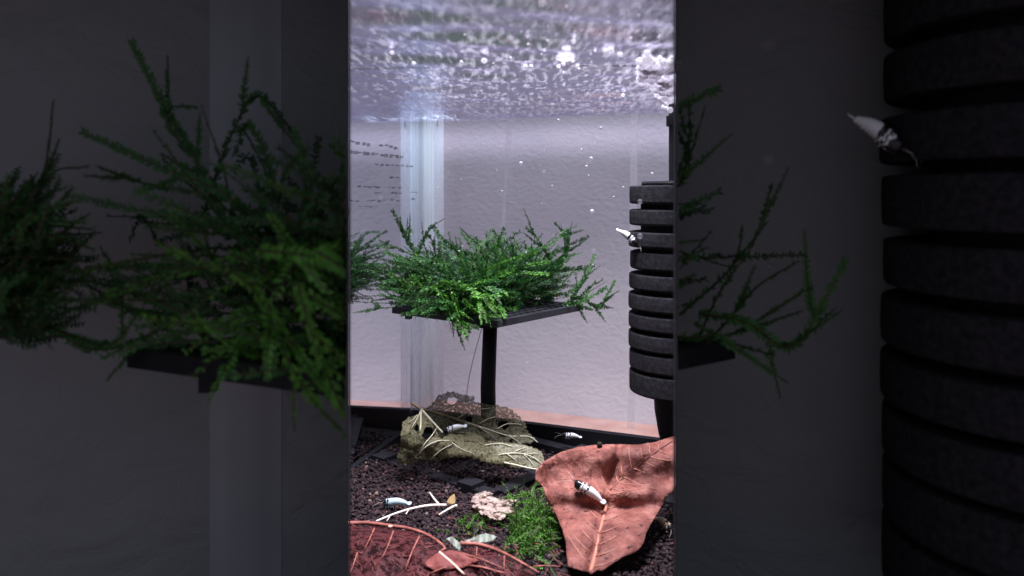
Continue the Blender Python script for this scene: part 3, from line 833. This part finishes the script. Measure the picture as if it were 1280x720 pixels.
rv = random.Random(8); poly_b = out_b
for k in range(15):
    for sg in (-1, 1):
        t = .04 + .06*k + rv.uniform(-.012, .012); p = Vector(mid_at(min(t, .98))); q = Vector(mid_at(min(t+.05, 1)))
        d = (q-p).normalized(); nrm = Vector((-d.y, d.x))*sg
        pts = [c6(*p)]; L = rv.uniform(90, 190); step = 18; cur = p.copy(); dirn = (nrm*.9+d*.45).normalized()
        while L > 0:
            dirn = (dirn + d*.05 + Vector((rv.uniform(-.06,.06), rv.uniform(-.06,.06)))).normalized(); cur = cur + dirn*step; L -= step
            c = c6(*cur)
            if not inside(c, poly_b): break
            pts.append(c)
        if len(pts) > 2: vein(pts, brown3d, .00034, .00012, Vector((0, 0, .00025)), .004, 5).build('vein', M['brown_vein'], bl, smooth=True)
# droppings on the leaf
c = brown3d(*c6(358, 77)); g = Geo(); g.ball(c + Vector((0,0,.0012)), .0013, 10, 8)
tag(g.build('soil_pellet', M['soilbase'], smooth=True, origin=c), 'single black soil pellet on the upper edge of the brown leaf', 'pellet')

# --- olive decayed leaf propped against the post
def c5(x, y): return (480 + x/4.923, 480 + y/4.923)
def vein_y(px):     # photo row of the main vein
    pts = [(500,505),(527,510),(584,529),(660,546),(690,552)]
    for (a, b), (c, d) in zip(pts, pts[1:]):
        if px <= c: return b+(d-b)*(px-a)/(c-a)
    return 552
def olive3d(px, py):
    d = py - vein_y(px)
    if d < 0: Y = .444 - .0001*d*0 + .0012*wob(px, py, .9) + 0.00010*(-d)
    else:
        Y = .444 - .010*math.sin(min(1, d/55)*math.pi*.62) + .0016*wob(px, py, 1.1) + .0016*mnoise.noise(Vector((px*.16, py*.22, 2.2)))
    Y = min(Y, .4475)
    p = P(px, py, Y)
    if p.z < .0012: p = PZ(px, py, .0012)
    return p
out_o1 = [c5(*p) for p in [(232,152),(285,138),(330,72),(400,46),(470,58),(552,78),(560,112),(620,122),(690,128),(750,138),(800,170),(860,228),(888,288),(905,318),(930,340),(905,365),(880,360),(820,385),(700,370),(600,330),(540,330),(470,330),(360,345),(330,330),(255,230)]]
holes1 = [[c5(*p) for p in q] for q in ([(505,200),(540,192),(545,225),(520,238),(500,225)], [(690,262),(715,225),(755,228),(768,260),(740,290),(720,270)], [(395,275),(430,262),(450,290),(410,305)], [(600,205),(622,200),(618,225)], [(380,95),(420,80),(455,95),(440,120),(400,118)], [(770,345),(790,340),(785,365)])]
out_o2 = [c5(*p) for p in [(232,156),(222,172),(180,205),(150,200),(118,232),(106,300),(100,400),(84,445),(95,485),(130,502),(185,488),(205,462),(260,468),(335,478),(375,462),(400,446),(520,450),(650,490),(780,512),(900,528),(1012,534),(985,470),(968,418),(930,398),(870,378),(760,364),(640,350),(560,300),(500,290),(420,300),(350,340),(300,250)]]
holes2 = [[c5(*p) for p in q] for q in ([(250,268),(290,258),(320,300),(312,325),(262,345),(235,325)], [(190,262),(205,240),(215,275),(200,298)])]
def olive3d_b(px, py):
    d = max(0.0, py - vein_y(px))
    Y = .4365 - .030*math.sin(min(1, (d+6)/60)*math.pi*.60) + .0010*wob(px, py, 1.1) + .0007*mnoise.noise(Vector((px*.16, py*.22, 2.2)))
    p = P(px, py, Y)
    return p if p.z > .0012 else PZ(px, py, .0012)
def olive3d_c(px, py):
    d = max(0.0, py - vein_y(px))
    t = (py - 555)/34.0
    Y = .4085 + .006*(1-t)*(1-t) - .002*t + .0006*wob(px, py, 1.3)
    p = P(px, py, Y)
    return p if p.z > .0018 else PZ(px, py, .0018)
out_o3 = [c5(*p) for p in [(560,390),(640,370),(720,364),(790,370),(870,378),(930,398),(968,418),(985,470),(1012,534),(900,528),(780,510),(700,472),(640,440),(600,412)]]
ol = empty('decayed_leaf', P(600, 585, .42), 'olive grey half decayed leaf with pale veins and serrated edge propped on the stand', 'leaf')
rear_lobe = solid(sheet(out_o1, holes1, olive3d, 2.6, 1.5, 3).build('rear_lobe', M['olive_thin'], ol, smooth=True), .0003)
front_lobe = solid(sheet(out_o2, holes2, olive3d_b, 2.6, 1.1, 4).build('front_lobe', M['olive'], ol, smooth=True), .0003)
flap = solid(sheet(out_o3, [], olive3d_c, 2.6, .9, 5).build('tip_flap', M['olive_pale'], ol, smooth=True), .0003)
fr_ = Vector((0, -.0006, .0002)); fr2 = Vector((0, -.0008, .0002))
for pts, r0, r1, b in [([(172,115),(200,135),(232,156)], .0013, .0011, 1), ([(232,152),(330,180),(420,208),(510,240)], .0012, .0009, 0), ([(510,240),(640,280),(770,320),(890,324),(945,358)], .0009, .0004, 0),
        ([(232,158),(290,222),(362,298)], .0011, .0007, 1), ([(228,165),(226,260),(210,412)], .0009, .0005, 1), ([(226,170),(200,220),(172,268)], .0006, .0003, 1), ([(205,190),(175,222),(145,240)], .0004, .0002, 1),
        ([(270,142),(330,118),(385,88)], .0005, .0003, 0), ([(350,172),(420,132),(492,116)], .0005, .0003, 0), ([(450,212),(540,165),(655,148)], .0005, .0003, 0), ([(590,245),(640,214),(690,202)], .0005, .0002, 0),
        ([(690,280),(760,245),(850,250)], .0005, .0002, 0), ([(560,250),(640,300),(700,352)], .0004, .0002, 0), ([(770,320),(820,350),(850,375)], .0004, .0002, 0), ([(800,320),(850,316),(885,316)], .0004, .0002, 0),
        ([(212,435),(260,385),(330,350),(405,348)], .0006, .0003, 1), ([(215,432),(250,370),(300,310),(330,260)], .0005, .0003, 1), ([(300,450),(360,400),(420,370)], .0004, .0002, 1), ([(420,360),(480,400),(560,430)], .0003, .0002, 1),
        ([(560,392),(640,372),(720,366),(790,384)], .0007, .0003, 1), ([(620,420),(720,475),(800,495),(900,518),(1005,532)], .0010, .0006, 1), ([(700,435),(790,425),(870,432),(950,470),(1000,525)], .0006, .0003, 1),
        ([(790,425),(840,398),(880,388)], .0004, .0002, 1), ([(870,432),(920,425),(955,428)], .0004, .0002, 1), ([(760,430),(800,460),(850,500)], .0004, .0002, 1), ([(860,432),(900,470),(930,515)], .0004, .0002, 1)]:
    tip = b and pts[0][0] >= 560
    vein([c5(*p) for p in pts], olive3d_c if tip else olive3d_b if b else olive3d, r0*(.6 if tip else .72), r1*.6, fr2 if b else fr_).build('vein' if r0 < .0012 or not b else 'petiole', M['olive_vein'] if r0 < .0012 else M['petiole'], (ol if (r0 >= .0012 and b) else flap if tip else front_lobe if b else rear_lobe), smooth=True)

# --- reddish skeleton leaf in the foreground
def c4(x, y): return (438 + x/4.5, 560 + y/4.5)
def red3d(px, py):
    z = .0030 + .006*math.exp(-((py-675-(px-438)*.12)/26)**2) + .0008*wob(px, py, .7)
    return PZ(px, py, max(.0022, z))
rl = empty('skeleton_leaf', PZ(520, 700, 0), 'reddish skeleton leaf with arching orange ribs lying across the front soil', 'leaf')
out_r = [c4(*p) for p in [(-40,440),(120,440),(230,455),(330,470),(430,505),(500,550),(528,582),(560,600),(650,570),(720,560),(830,596),(930,646),(1050,716),(1060,800),(-40,800)]]
solid(sheet(out_r, [], red3d, 5.0, .6, 5).build('blade_remains', M['red_lace'], rl, smooth=True), .0003)
solid(sheet([c4(*p) for p in [(410,670),(480,612),(560,592),(660,612),(725,650),(640,690),(560,700),(480,712)]], [], lambda a, b: red3d(a, b)+Vector((0,0,.0012)), 4.0, .5, 6).build('red_patch', M['red_patch'], rl, smooth=True), .0003)
lf = Vector((0, 0, .0009))
for pts, r0, r1, mm in [([(-40,436),(60,432),(120,435),(230,450),(330,465),(430,500),(500,545),(532,580),(500,600)], .0017, .0013, 'red_vein'), ([(620,550),(720,555),(830,590),(930,640),(1060,716)], .0016, .0011, 'red_vein'),
        ([(500,600),(560,650),(640,725)], .0012, .0010, 'pink_vein'), ([(135,465),(105,530),(78,585)], .0008, .0004, 'red_vein'), ([(242,480),(212,560),(178,632)], .0009, .0004, 'red_vein'), ([(388,510),(345,600),(308,705)], .0009, .0005, 'red_vein'),
        ([(712,572),(708,620)], .0007, .0004, 'red_vein'), ([(866,622),(864,695)], .0008, .0004, 'red_vein'), ([(445,725),(520,690),(620,675),(720,680),(860,716)], .0009, .0007, 'red_vein'),
        ([(215,455),(255,452)], .0014, .0009, 'pink_vein'), ([(40,600),(20,660),(0,715)], .0006, .0003, 'red_vein'), ([(640,610),(740,640),(860,690)], .0007, .0004, 'red_vein'), ([(1030,680),(1100,676),(1180,680)], .0006, .0004, 'red_vein')]:
    vein([c4(*p) for p in pts], red3d, r0*.52, r1*.42, lf).build('rib', M[mm], rl, smooth=True)

g = Geo(); rf = random.Random(14)
for k in range(150):
    px = rf.uniform(430, 700); py = rf.uniform(640, 722)
    if py < 652 + (px-438)*.10 and rf.random() < .8: continue
    a = rf.gauss(-.9, .5); L = rf.uniform(5, 20)
    q = [(px + math.cos(a)*L*t + rf.uniform(-.8,.8), py - math.sin(a)*L*t*.7 + rf.uniform(-.5,.5)) for t in (0, .35, .7, 1)]
    if min(y for _, y in q) < 636: continue
    g.tube(catmull([red3d(*p) + Vector((0,0,.0004)) for p in q], .002), rf.uniform(.00010, .00024), 4)
o = g.build('fibres', M['fibre'], rl, smooth=True); o['kind'] = 'stuff'
# --- pale twig
def flat(z): return lambda px, py: PZ(px, py, z)
tw = empty('forked_twig', PZ(515, 640, 0), 'bleached forked leaf stalk lying on the dark soil', 'twig')
for pts, r0, r1 in [([(145,412),(250,370),(350,340),(450,323),(560,322),(600,326)], .0008, .0011), ([(445,250),(470,285),(497,318)], .0007, .0009), ([(498,376),(540,350),(582,328)], .0006, .0009), ([(205,410),(222,385)], .0004, .0004), ([(312,372),(328,348)], .0004, .0004)]:
    vein([c4(*p) for p in pts], lambda a, b: PZ(a, b, .0030+.0006*wob(a, b, 2)), r0*.55, r1*.68).build('stalk', M['twig'], tw, smooth=True)
solid(sheet([c4(*p) for p in [(540,306),(560,275),(585,260),(592,290),(588,312),(565,318)]], [], lambda a, b: PZ(a, b, .004+.0003*(630-b)), 2.0, .2, 7).build('flake', M['tan_flake'], tw, smooth=True), .0004)
# --- crumpled fragment
def crum(px, py): return PZ(px, py, .0045 + .0024*mnoise.noise(Vector((px*.10, py*.16, 1.7))) + .0016*mnoise.noise(Vector((px*.26, py*.34, 5.5))))
o = solid(sheet([c4(*p) for p in [(680,300),(700,262),(760,245),(800,255),(795,275),(860,292),(940,290),(905,320),(918,355),(850,402),(815,402),(740,372),(690,335)]], [], crum, 1.8, 1.0, 8).build('leaf_fragment', M['crumb']), .0004)
tag(o, 'crumpled pinkish tan leaf fragment on soil next to the grassy moss tuft', 'leaf fragment')
o = solid(sheet([c4(*p) for p in [(540,510),(575,500),(605,530),(660,516),(760,480),(822,498),(800,522),(720,536),(625,545),(612,580),(580,550)]], [], lambda a, b: PZ(a, b, .007+.0012*math.sin(a*.4)), 2.2, .5, 9).build('leaf_fragment', M['pale_green']), .0004)
tag(o, 'pale grey green leaf scrap resting on the red skeleton leaf', 'leaf fragment')
o = solid(sheet([(684,618),(700,606),(706,625),(712,640),(700,650),(690,640)], [], lambda a, b: PZ(a, b, .004), 3, .4, 10).build('leaf_fragment', M['red_patch']), .0004)
tag(o, 'dull red leaf scrap half hidden behind the grassy moss tuft', 'leaf fragment')

# --- grassy moss tuft in the foreground
tf = empty('moss_tuft', PZ(665, 672, 0), 'bright green grassy moss tuft on the soil left of the brown leaf', 'moss')
rnd = random.Random(33); g = Geo()
for k in range(300):
    px = rnd.gauss(664, 13); py = rnd.gauss(664, 18)
    if k > 265: px = rnd.gauss(590, 14); py = rnd.gauss(658, 6)
    b = PZ(min(px, 688), py, .001 + rnd.uniform(0, .006)*(k <= 265))
    d = Vector((rnd.gauss(.1,.7), rnd.gauss(-.1,.7), rnd.uniform(.0, .9))).normalized(); ln = rnd.uniform(.006, .014)*(1 if k <= 265 else .5)
    frond(g, [b, b + d*ln*.6, b + d*ln + Vector((rnd.gauss(.1,.3), rnd.gauss(-.2,.3), -.25))*ln*.5], .0014, .0007, 2 if rnd.random() < .85 else 1, rnd, .0003)
o = g.build('tuft_foliage', [M['moss_dark'], M['moss_bright'], M['tuft'], M['stem']], tf); o['kind'] = 'stuff'
for pts in ([(650,625),(654,612),(655,596)], [(648,625),(645,612),(640,604)], [(655,622),(662,610),(671,603)], [(660,632),(668,626),(675,622)], [(644,620),(640,618),(634,617)]):
    g = Geo(); b = [PZ(pts[0][0], pts[0][1], .002)]; Yb = b[0].y
    frond(g, b + [P(x, y, Yb) for x, y in pts[1:]], .0009, .0007, 1, rnd, .0003); g.build('strand', MOSS, tf)

# ------------------------------------------------------------------ shrimp
def shrimp_body():
    g = Geo()
    n = 12; ks = 30; vs = []
    def prof(s):
        # s: 0 tail end .. 1 snout
        if s < .55: a = .055 + (.128-.055)*math.sin(s/.55*math.pi/2)
        elif s < .85: a = .128 + .012*math.sin((s-.55)/.3*math.pi)
        else: a = .128*math.sqrt(max(0, 1-((s-.85)/.15)**2))*.98+.004
        return a
    for i in range(ks+1):
        s = i/ks; a = prof(s)
        if s < .58: a *= 1 + .045*math.sin(s*2*math.pi/.097)
        zc = .05 + .055*math.sin(min(1, s/.75)*math.pi) - .03*max(0, .25-s)*4*.4
        for j in range(n):
            q = 2*math.pi*j/n
            vs.append((s, math.cos(q)*a*1.0, zc + math.sin(q)*a*1.25))
    fs = [(i*n+j, (i+1)*n+j, (i+1)*n+(j+1)%n, i*n+(j+1)%n) for i in range(ks) for j in range(n)]
    fs += [tuple(range(n)), tuple(ks*n+j for j in range(n-1, -1, -1))]
    g.add(vs, fs)
    # tail fan
    for a in (-.62, -.30, 0, .30, .62):
        L = .20 if abs(a) < .5 else .17; d = Vector((-math.cos(a), math.sin(a), .04)); s = Vector((math.sin(a), math.cos(a), 0)); p = Vector((.03, 0, .035)); z = Vector((0,0,.012))
        pts = [p - s*.018, p + d*L*.6 - s*.045, p + d*L - s*.022, p + d*L + s*.022, p + d*L*.6 + s*.045, p + s*.018]
        g.add([q + z for q in pts] + [q - z for q in pts], [(0,1,2,3,4,5),(11,10,9,8,7,6)] + [(i, i+6, (i+1)%6+6, (i+1)%6) for i in range(6)])
    # rostrum
    g.tube([(.95,0,.09),(1.05,0,.105),(1.14,0,.10)], [.03,.016,.003], 6)
    # walking legs and swimmerets
    for k in range(5):
        for sg in (-1, 1):
            x = .60 + k*.065; f = (k-1.5)*.05
            g.tube([(x, sg*.05, .02), (x+f*.6, sg*.14, -.05), (x+f+.02, sg*.16, -.125)], [.014, .011, .005], 5)
    for k in range(4):
        for sg in (-1, 1):
            x = .22 + k*.085; g.tube([(x, sg*.05, .02), (x-.02, sg*.06, -.06)], [.020, .008], 5)
    return g
SB = shrimp_body()
def shrimp(pos, head, up, L, label, material, group='shrimp in the tank'):
    root = empty('shrimp', (0,0,0), label, 'shrimp', group)
    x = Vector(head).normalized(); z = Vector(up); z = (z - x*z.dot(x)).normalized(); y = z.cross(x)
    R = Matrix((x, y, z)).transposed().to_4x4()
    root.matrix_world = Matrix.Translation(Vector(pos) - (R @ Vector((.5*L, 0, 0)))) @ R @ Matrix.Scale(L, 4)
    def part(g, name, m, sm=True, par=None):
        me = bpy.data.meshes.new(name); me.from_pydata(g.v, [], g.f); me.materials.append(m)
        me.polygons.foreach_set('use_smooth', [sm]*len(me.polygons)); me.update()
        o = bpy.data.objects.new(name, me); COL.objects.link(o); o.parent = par or root; return o
    bd = part(SB, 'body', material)
    for sg in (-1, 1):
        g = Geo(); g.ball((.965, sg*.075, .105), .028, 8, 6); part(g, 'eye', M['eye'], par=bd)
        g = Geo(); g.tube([(.99, sg*.03, .06), (1.15, sg*.10, .09), (1.32, sg*.24, .06), (1.42, sg*.36, -.02)], [.007, .006, .005, .003], 4); part(g, 'antenna', M['feeler'], par=bd)
    return root
q = brown3d(734, 622)
shrimp(q + Vector((0, -.0004, .0024)), brown3d(722, 614)-brown3d(746, 630), (0, -.25, 1), .0132, 'white shrimp with black banded head crawling on the brown leaf', M['shrimp'])
q = PZ(494, 633, .003); shrimp(q + Vector((0,0,.0012)), Vector((-1, .05, 0)), (0, -.2, 1), .0115, 'bluish white shrimp on the dark soil above the forked stalk', M['shrimp_blue'])
q = PZ(712, 548, .0062); shrimp(P(713, 546, .462), Vector((-1, .1, .06)), (0, -.2, 1), .0100, 'pale shrimp standing on the black foot frame behind the brown leaf', M['shrimp'])
q = olive3d(567, 538); shrimp(P(567, 537, .4165), P(553, 541, .416)-P(580, 534, .416), (0, -.5, 1), .0110, 'small white shrimp perched on the olive decayed leaf', M['shrimp'])
q = P(785, 298, .392); shrimp(q, P(797, 305, .388)-P(777, 290, .392), (.3, -.35, 1), .0112, 'white shrimp clinging to the edge of the lit sponge filter', M['shrimp'])
q = PZ(833, 660, .003); shrimp(PZ(831, 657, .004), PZ(846, 667, .004)-PZ(824, 650, .004), (0, -.2, 1), .0120, 'cream shrimp with black bands half under the brown leaf edge', M['shrimp_cream'])

# ------------------------------------------------------------------ added dim side boxes
def compartment(sg, label):
    """added box, no part of the tank, standing in for a dimmed enlarged copy of its view; its inner side runs back along the sight line past the lit tank"""
    kx = .202*sg; d = Vector((kx, 1, 0)).normalized(); o_ = Vector((d.y, -d.x, 0))*sg    # d: backwards, o_: outwards
    back = Vector((kx*.297, .297, 0)); front = back - d*.125
    root = empty('added_side_box', back*.5 + front*.5 + o_*.11 + Vector((0,0,-.03)), label, 'aquarium')
    Wd = .235; zt = .228
    def pan(name, a, b, nrm, t, z0, z1, m):
        g = Geo(); slab(g, a, b, nrm, t, z0, z1); return g.build(name, m, root)
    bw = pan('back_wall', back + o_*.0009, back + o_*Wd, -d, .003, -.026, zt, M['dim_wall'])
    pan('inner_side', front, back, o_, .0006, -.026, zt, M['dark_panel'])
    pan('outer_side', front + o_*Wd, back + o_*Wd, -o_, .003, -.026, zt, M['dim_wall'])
    g = Geo(); v = [front - d*.02, back, back + o_*Wd, front + o_*Wd - d*.02]
    g.add([(p.x, p.y, zt+.001) for p in v] + [(p.x, p.y, zt+.005) for p in v], [(3,2,1,0),(4,5,6,7),(0,1,5,4),(1,2,6,5),(2,3,7,6),(3,0,4,7)]); g.build('shade_lid', M['dark_panel'], root)  # unseen lid added to keep the lamp light out
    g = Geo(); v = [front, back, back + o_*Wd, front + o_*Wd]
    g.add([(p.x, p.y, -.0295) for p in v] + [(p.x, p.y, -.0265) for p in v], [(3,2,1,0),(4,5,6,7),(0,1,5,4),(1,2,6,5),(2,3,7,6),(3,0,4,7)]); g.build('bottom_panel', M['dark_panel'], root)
    return root, back, d, o_, bw
Lc, lback, ld, lo_, lbw = compartment(-1, 'added unlit grey side box with an enlarged copy of the moss and a pale vertical bead')
Rc, rback, rd, ro_, rbw = compartment(1, 'added unlit grey side box with enlarged copies of the moss and sponge filter')

def box_line(px, back, d, o_):          # distance of an added box's back wall along a pixel column
    x = (px-640)/FPX                    # (back + o_*t).x = x*(back+o_*t).y
    t = (back.x - x*back.y)/(x*o_.y - o_.x); return (back + o_*t).y - .0031
g = Geo(); a = P(262, 0, box_line(262, lback, ld, lo_)); b = P(352, 0, box_line(352, lback, ld, lo_)); a.z = b.z = 0
prof = []
for k in range(17):
    t = k/16; prof.append(a + (b-a)*t - ld*(.0012*math.sin(math.pi*t)**2 + .0005*math.sin(math.pi*min(1, t*2.2))**2))
vs = [(p.x, p.y, -.025) for p in prof] + [(p.x, p.y, .226) for p in prof]
g.add(vs, [(k, k+1, k+18, k+17) for k in range(16)])
g.build('corner_bead', M['dim_bead'], Lc, smooth=True)

# enlarged copies of the tank moss for the added side boxes
K = 1.62
def enl(px, py): return 640 + (px-640)*3.168, 360 + (py-360)*3.168
def side_xform(Y0):
    """centre of the plate moved so that the plant hangs in the added box at distance Y0"""
    px0 = 640 + PC.x/PC.y*FPX; py0 = HOR + (EYE-ZP)/PC.y*FPX
    ex, ey = enl(px0, py0); c1 = P(ex, ey, Y0); c0 = Vector((PC.x, PC.y, ZP))
    kk = 3.168*Y0/PC.y
    return Matrix.Translation(c1) @ Matrix.Diagonal((kk, kk*.62, kk, 1)) @ Matrix.Translation(-c0)
def clipped(geo, mtx, back, d, o_, near=.001):
    """keep what lies inside the added box"""
    n = len(geo.v); A = np.array(geo.v); Mx = np.array(mtx)
    B = A @ Mx[:3, :3].T + Mx[:3, 3]
    rel = B - np.array(back); so = rel @ np.array(o_); sd = rel @ np.array(d)
    ok = (so > near) & (sd < -.0045) & (sd > -.12)
    g = Geo(); idx = {}; 
    for f, m in zip(geo.f, geo.m):
        if all(ok[i] for i in f):
            q = []
            for i in f:
                if i not in idx: idx[i] = len(g.v); g.v.append(tuple(B[i]))
                q.append(idx[i])
            g.f.append(tuple(q)); g.m.append(m)
    return g
def side_moss(root_label, back, d, o_, Y0, group=None):
    mt = side_xform(Y0); loc = mt @ Vector((PC.x, PC.y, ZP))
    root = empty('moss_clump', loc, root_label, 'moss')
    for g in LONG2:
        q = clipped(g, mt, back, d, o_)
        if len(q.f) > 25: q.build('strand', MOSS, root)
    o = clipped(MASS2, mt, back, d, o_).build('moss_foliage', MOSS, root); o['kind'] = 'stuff'
    return root, mt
def side_plate(mt, back, d, o_, label, legpx, legy):
    """the plate under it, cut square where it meets the compartment's inner side"""
    import bmesh
    g = placed(plate_geo(HS, .0034), mt @ MT)
    bm = bmesh.new(); vs = [bm.verts.new(p) for p in g.v]
    for f in g.f: bm.faces.new([vs[i] for i in f])
    r = bmesh.ops.bisect_plane(bm, geom=bm.verts[:]+bm.edges[:]+bm.faces[:], plane_co=back + o_*.0012, plane_no=o_, clear_inner=True)
    bmesh.ops.bisect_plane(bm, geom=bm.verts[:]+bm.edges[:]+bm.faces[:], plane_co=back - d*.0042, plane_no=-d, clear_inner=True)
    bmesh.ops.holes_fill(bm, edges=bm.edges[:])
    me = bpy.data.meshes.new('perforated_plate'); bm.to_mesh(me); bm.free(); me.materials.append(M['black'])
    c = sum((Vector(v.co) for v in me.vertices), Vector())/len(me.vertices)
    root = empty('plate_shelf', c, label, 'shelf')
    o = bpy.data.objects.new('perforated_plate', me); COL.objects.link(o); o.parent = root; o.matrix_parent_inverse = Matrix.Translation(c).inverted()
    for (px, py) in legpx:
        p = P(px, py, legy); g = Geo(); g.box((p.x-.0022, p.y-.0022, p.z-.004), (p.x+.0022, p.y+.0022, p.z+.006)); g.build('peg', M['black'], root)
    return root
_, mtl = side_moss('enlarged shadowed copy of the moss clump spilling over the plate shelf of the added beaded box', lback, ld, lo_, .232)
side_plate(mtl, lback, ld, lo_, 'black perforated plate shelf under the big moss in the added beaded box', [(261, 472)], .232)
_, mtr = side_moss('shadowed moss sprays reaching towards the sponge filter in the added side box', rback, rd, ro_, .235)
side_plate(mtr, rback, rd, ro_, 'tip of a black perforated plate shelf beside the filter of the added side box', [], .235)
# second clump, standing in for the moss's mirror image, in the added left box
g = Geo(); rnd = random.Random(77)
root = empty('moss_clump', P(10, 430, .215), 'loose shadowed moss clump standing in for a mirror image in the added beaded box', 'moss')
for k in range(300):
    b = P(rnd.uniform(-70, 45), rnd.uniform(270, 425), .215 + rnd.uniform(-.02, .02))
    d = Vector((rnd.uniform(-.1, 1), rnd.gauss(0, .4), rnd.uniform(-.1, 1.0))).normalized(); ln = rnd.uniform(.010, .020)
    frond(g, [b, b + d*ln*.5, b + d*ln + Vector((.15, 0, rnd.gauss(0, .2)))*ln], .0022, .0010, 1 if rnd.random() < .4 else 0, rnd, .0004, .55)
o = g.build('moss_foliage', MOSS, root); o['kind'] = 'stuff'
for pts in ([(20,330),(45,260),(60,190),(66,128)], [(30,300),(60,220),(110,208)], [(20,380),(80,330),(118,290)], [(40,400),(90,420),(140,430),(170,395)], [(-20,300),(10,240),(25,215)]):
    g = Geo(); frond(g, [P(x, y, .212) for x, y in pts], .0022, .0009, 1, rnd, .0005, .55, 1); g.build('strand', MOSS, root)
# the strand that loops out of the big clump
# enlarged copy of the filter in the added right box
SY = .232; SX = (1320-640)/FPX*SY; SR = 198*SY/FPX
def sz(py): return EYE - (enl(0, py)[1]-HOR)/FPX*(SY-.012)
rp = [(206,228)] + rows_px
filter_unit((SX, SY), SR, [(sz(a), sz(b)) for a, b in [(222,229)]+rows_px[:]], SR*.72, .2255,
            'enlarged copy of the black ribbed sponge filter at the outer end of the added side box', -.0262, 9)
q = P(1096, 170, .226); shrimp(q, P(1125, 190, .222)-P(1066, 150, .228), (.3, -.3, 1), .0152, 'shadowed white shrimp with black patches clinging to the filter of the added side box', M['shrimp'])
for (px, py, rp_) in ((960, 57, 10), (1042, 1, 5), (960, 200, 8), (962, 332, 4)):
    c = P(px, py, .24); g = Geo(); g.ball(c, rp_*.24/FPX, 12, 8)
    tag(g.build('drifting_speck', M['faint'], smooth=True, origin=c), 'faint round speck drifting in the added side box beside its filter', 'speck', 'specks in the added side box')
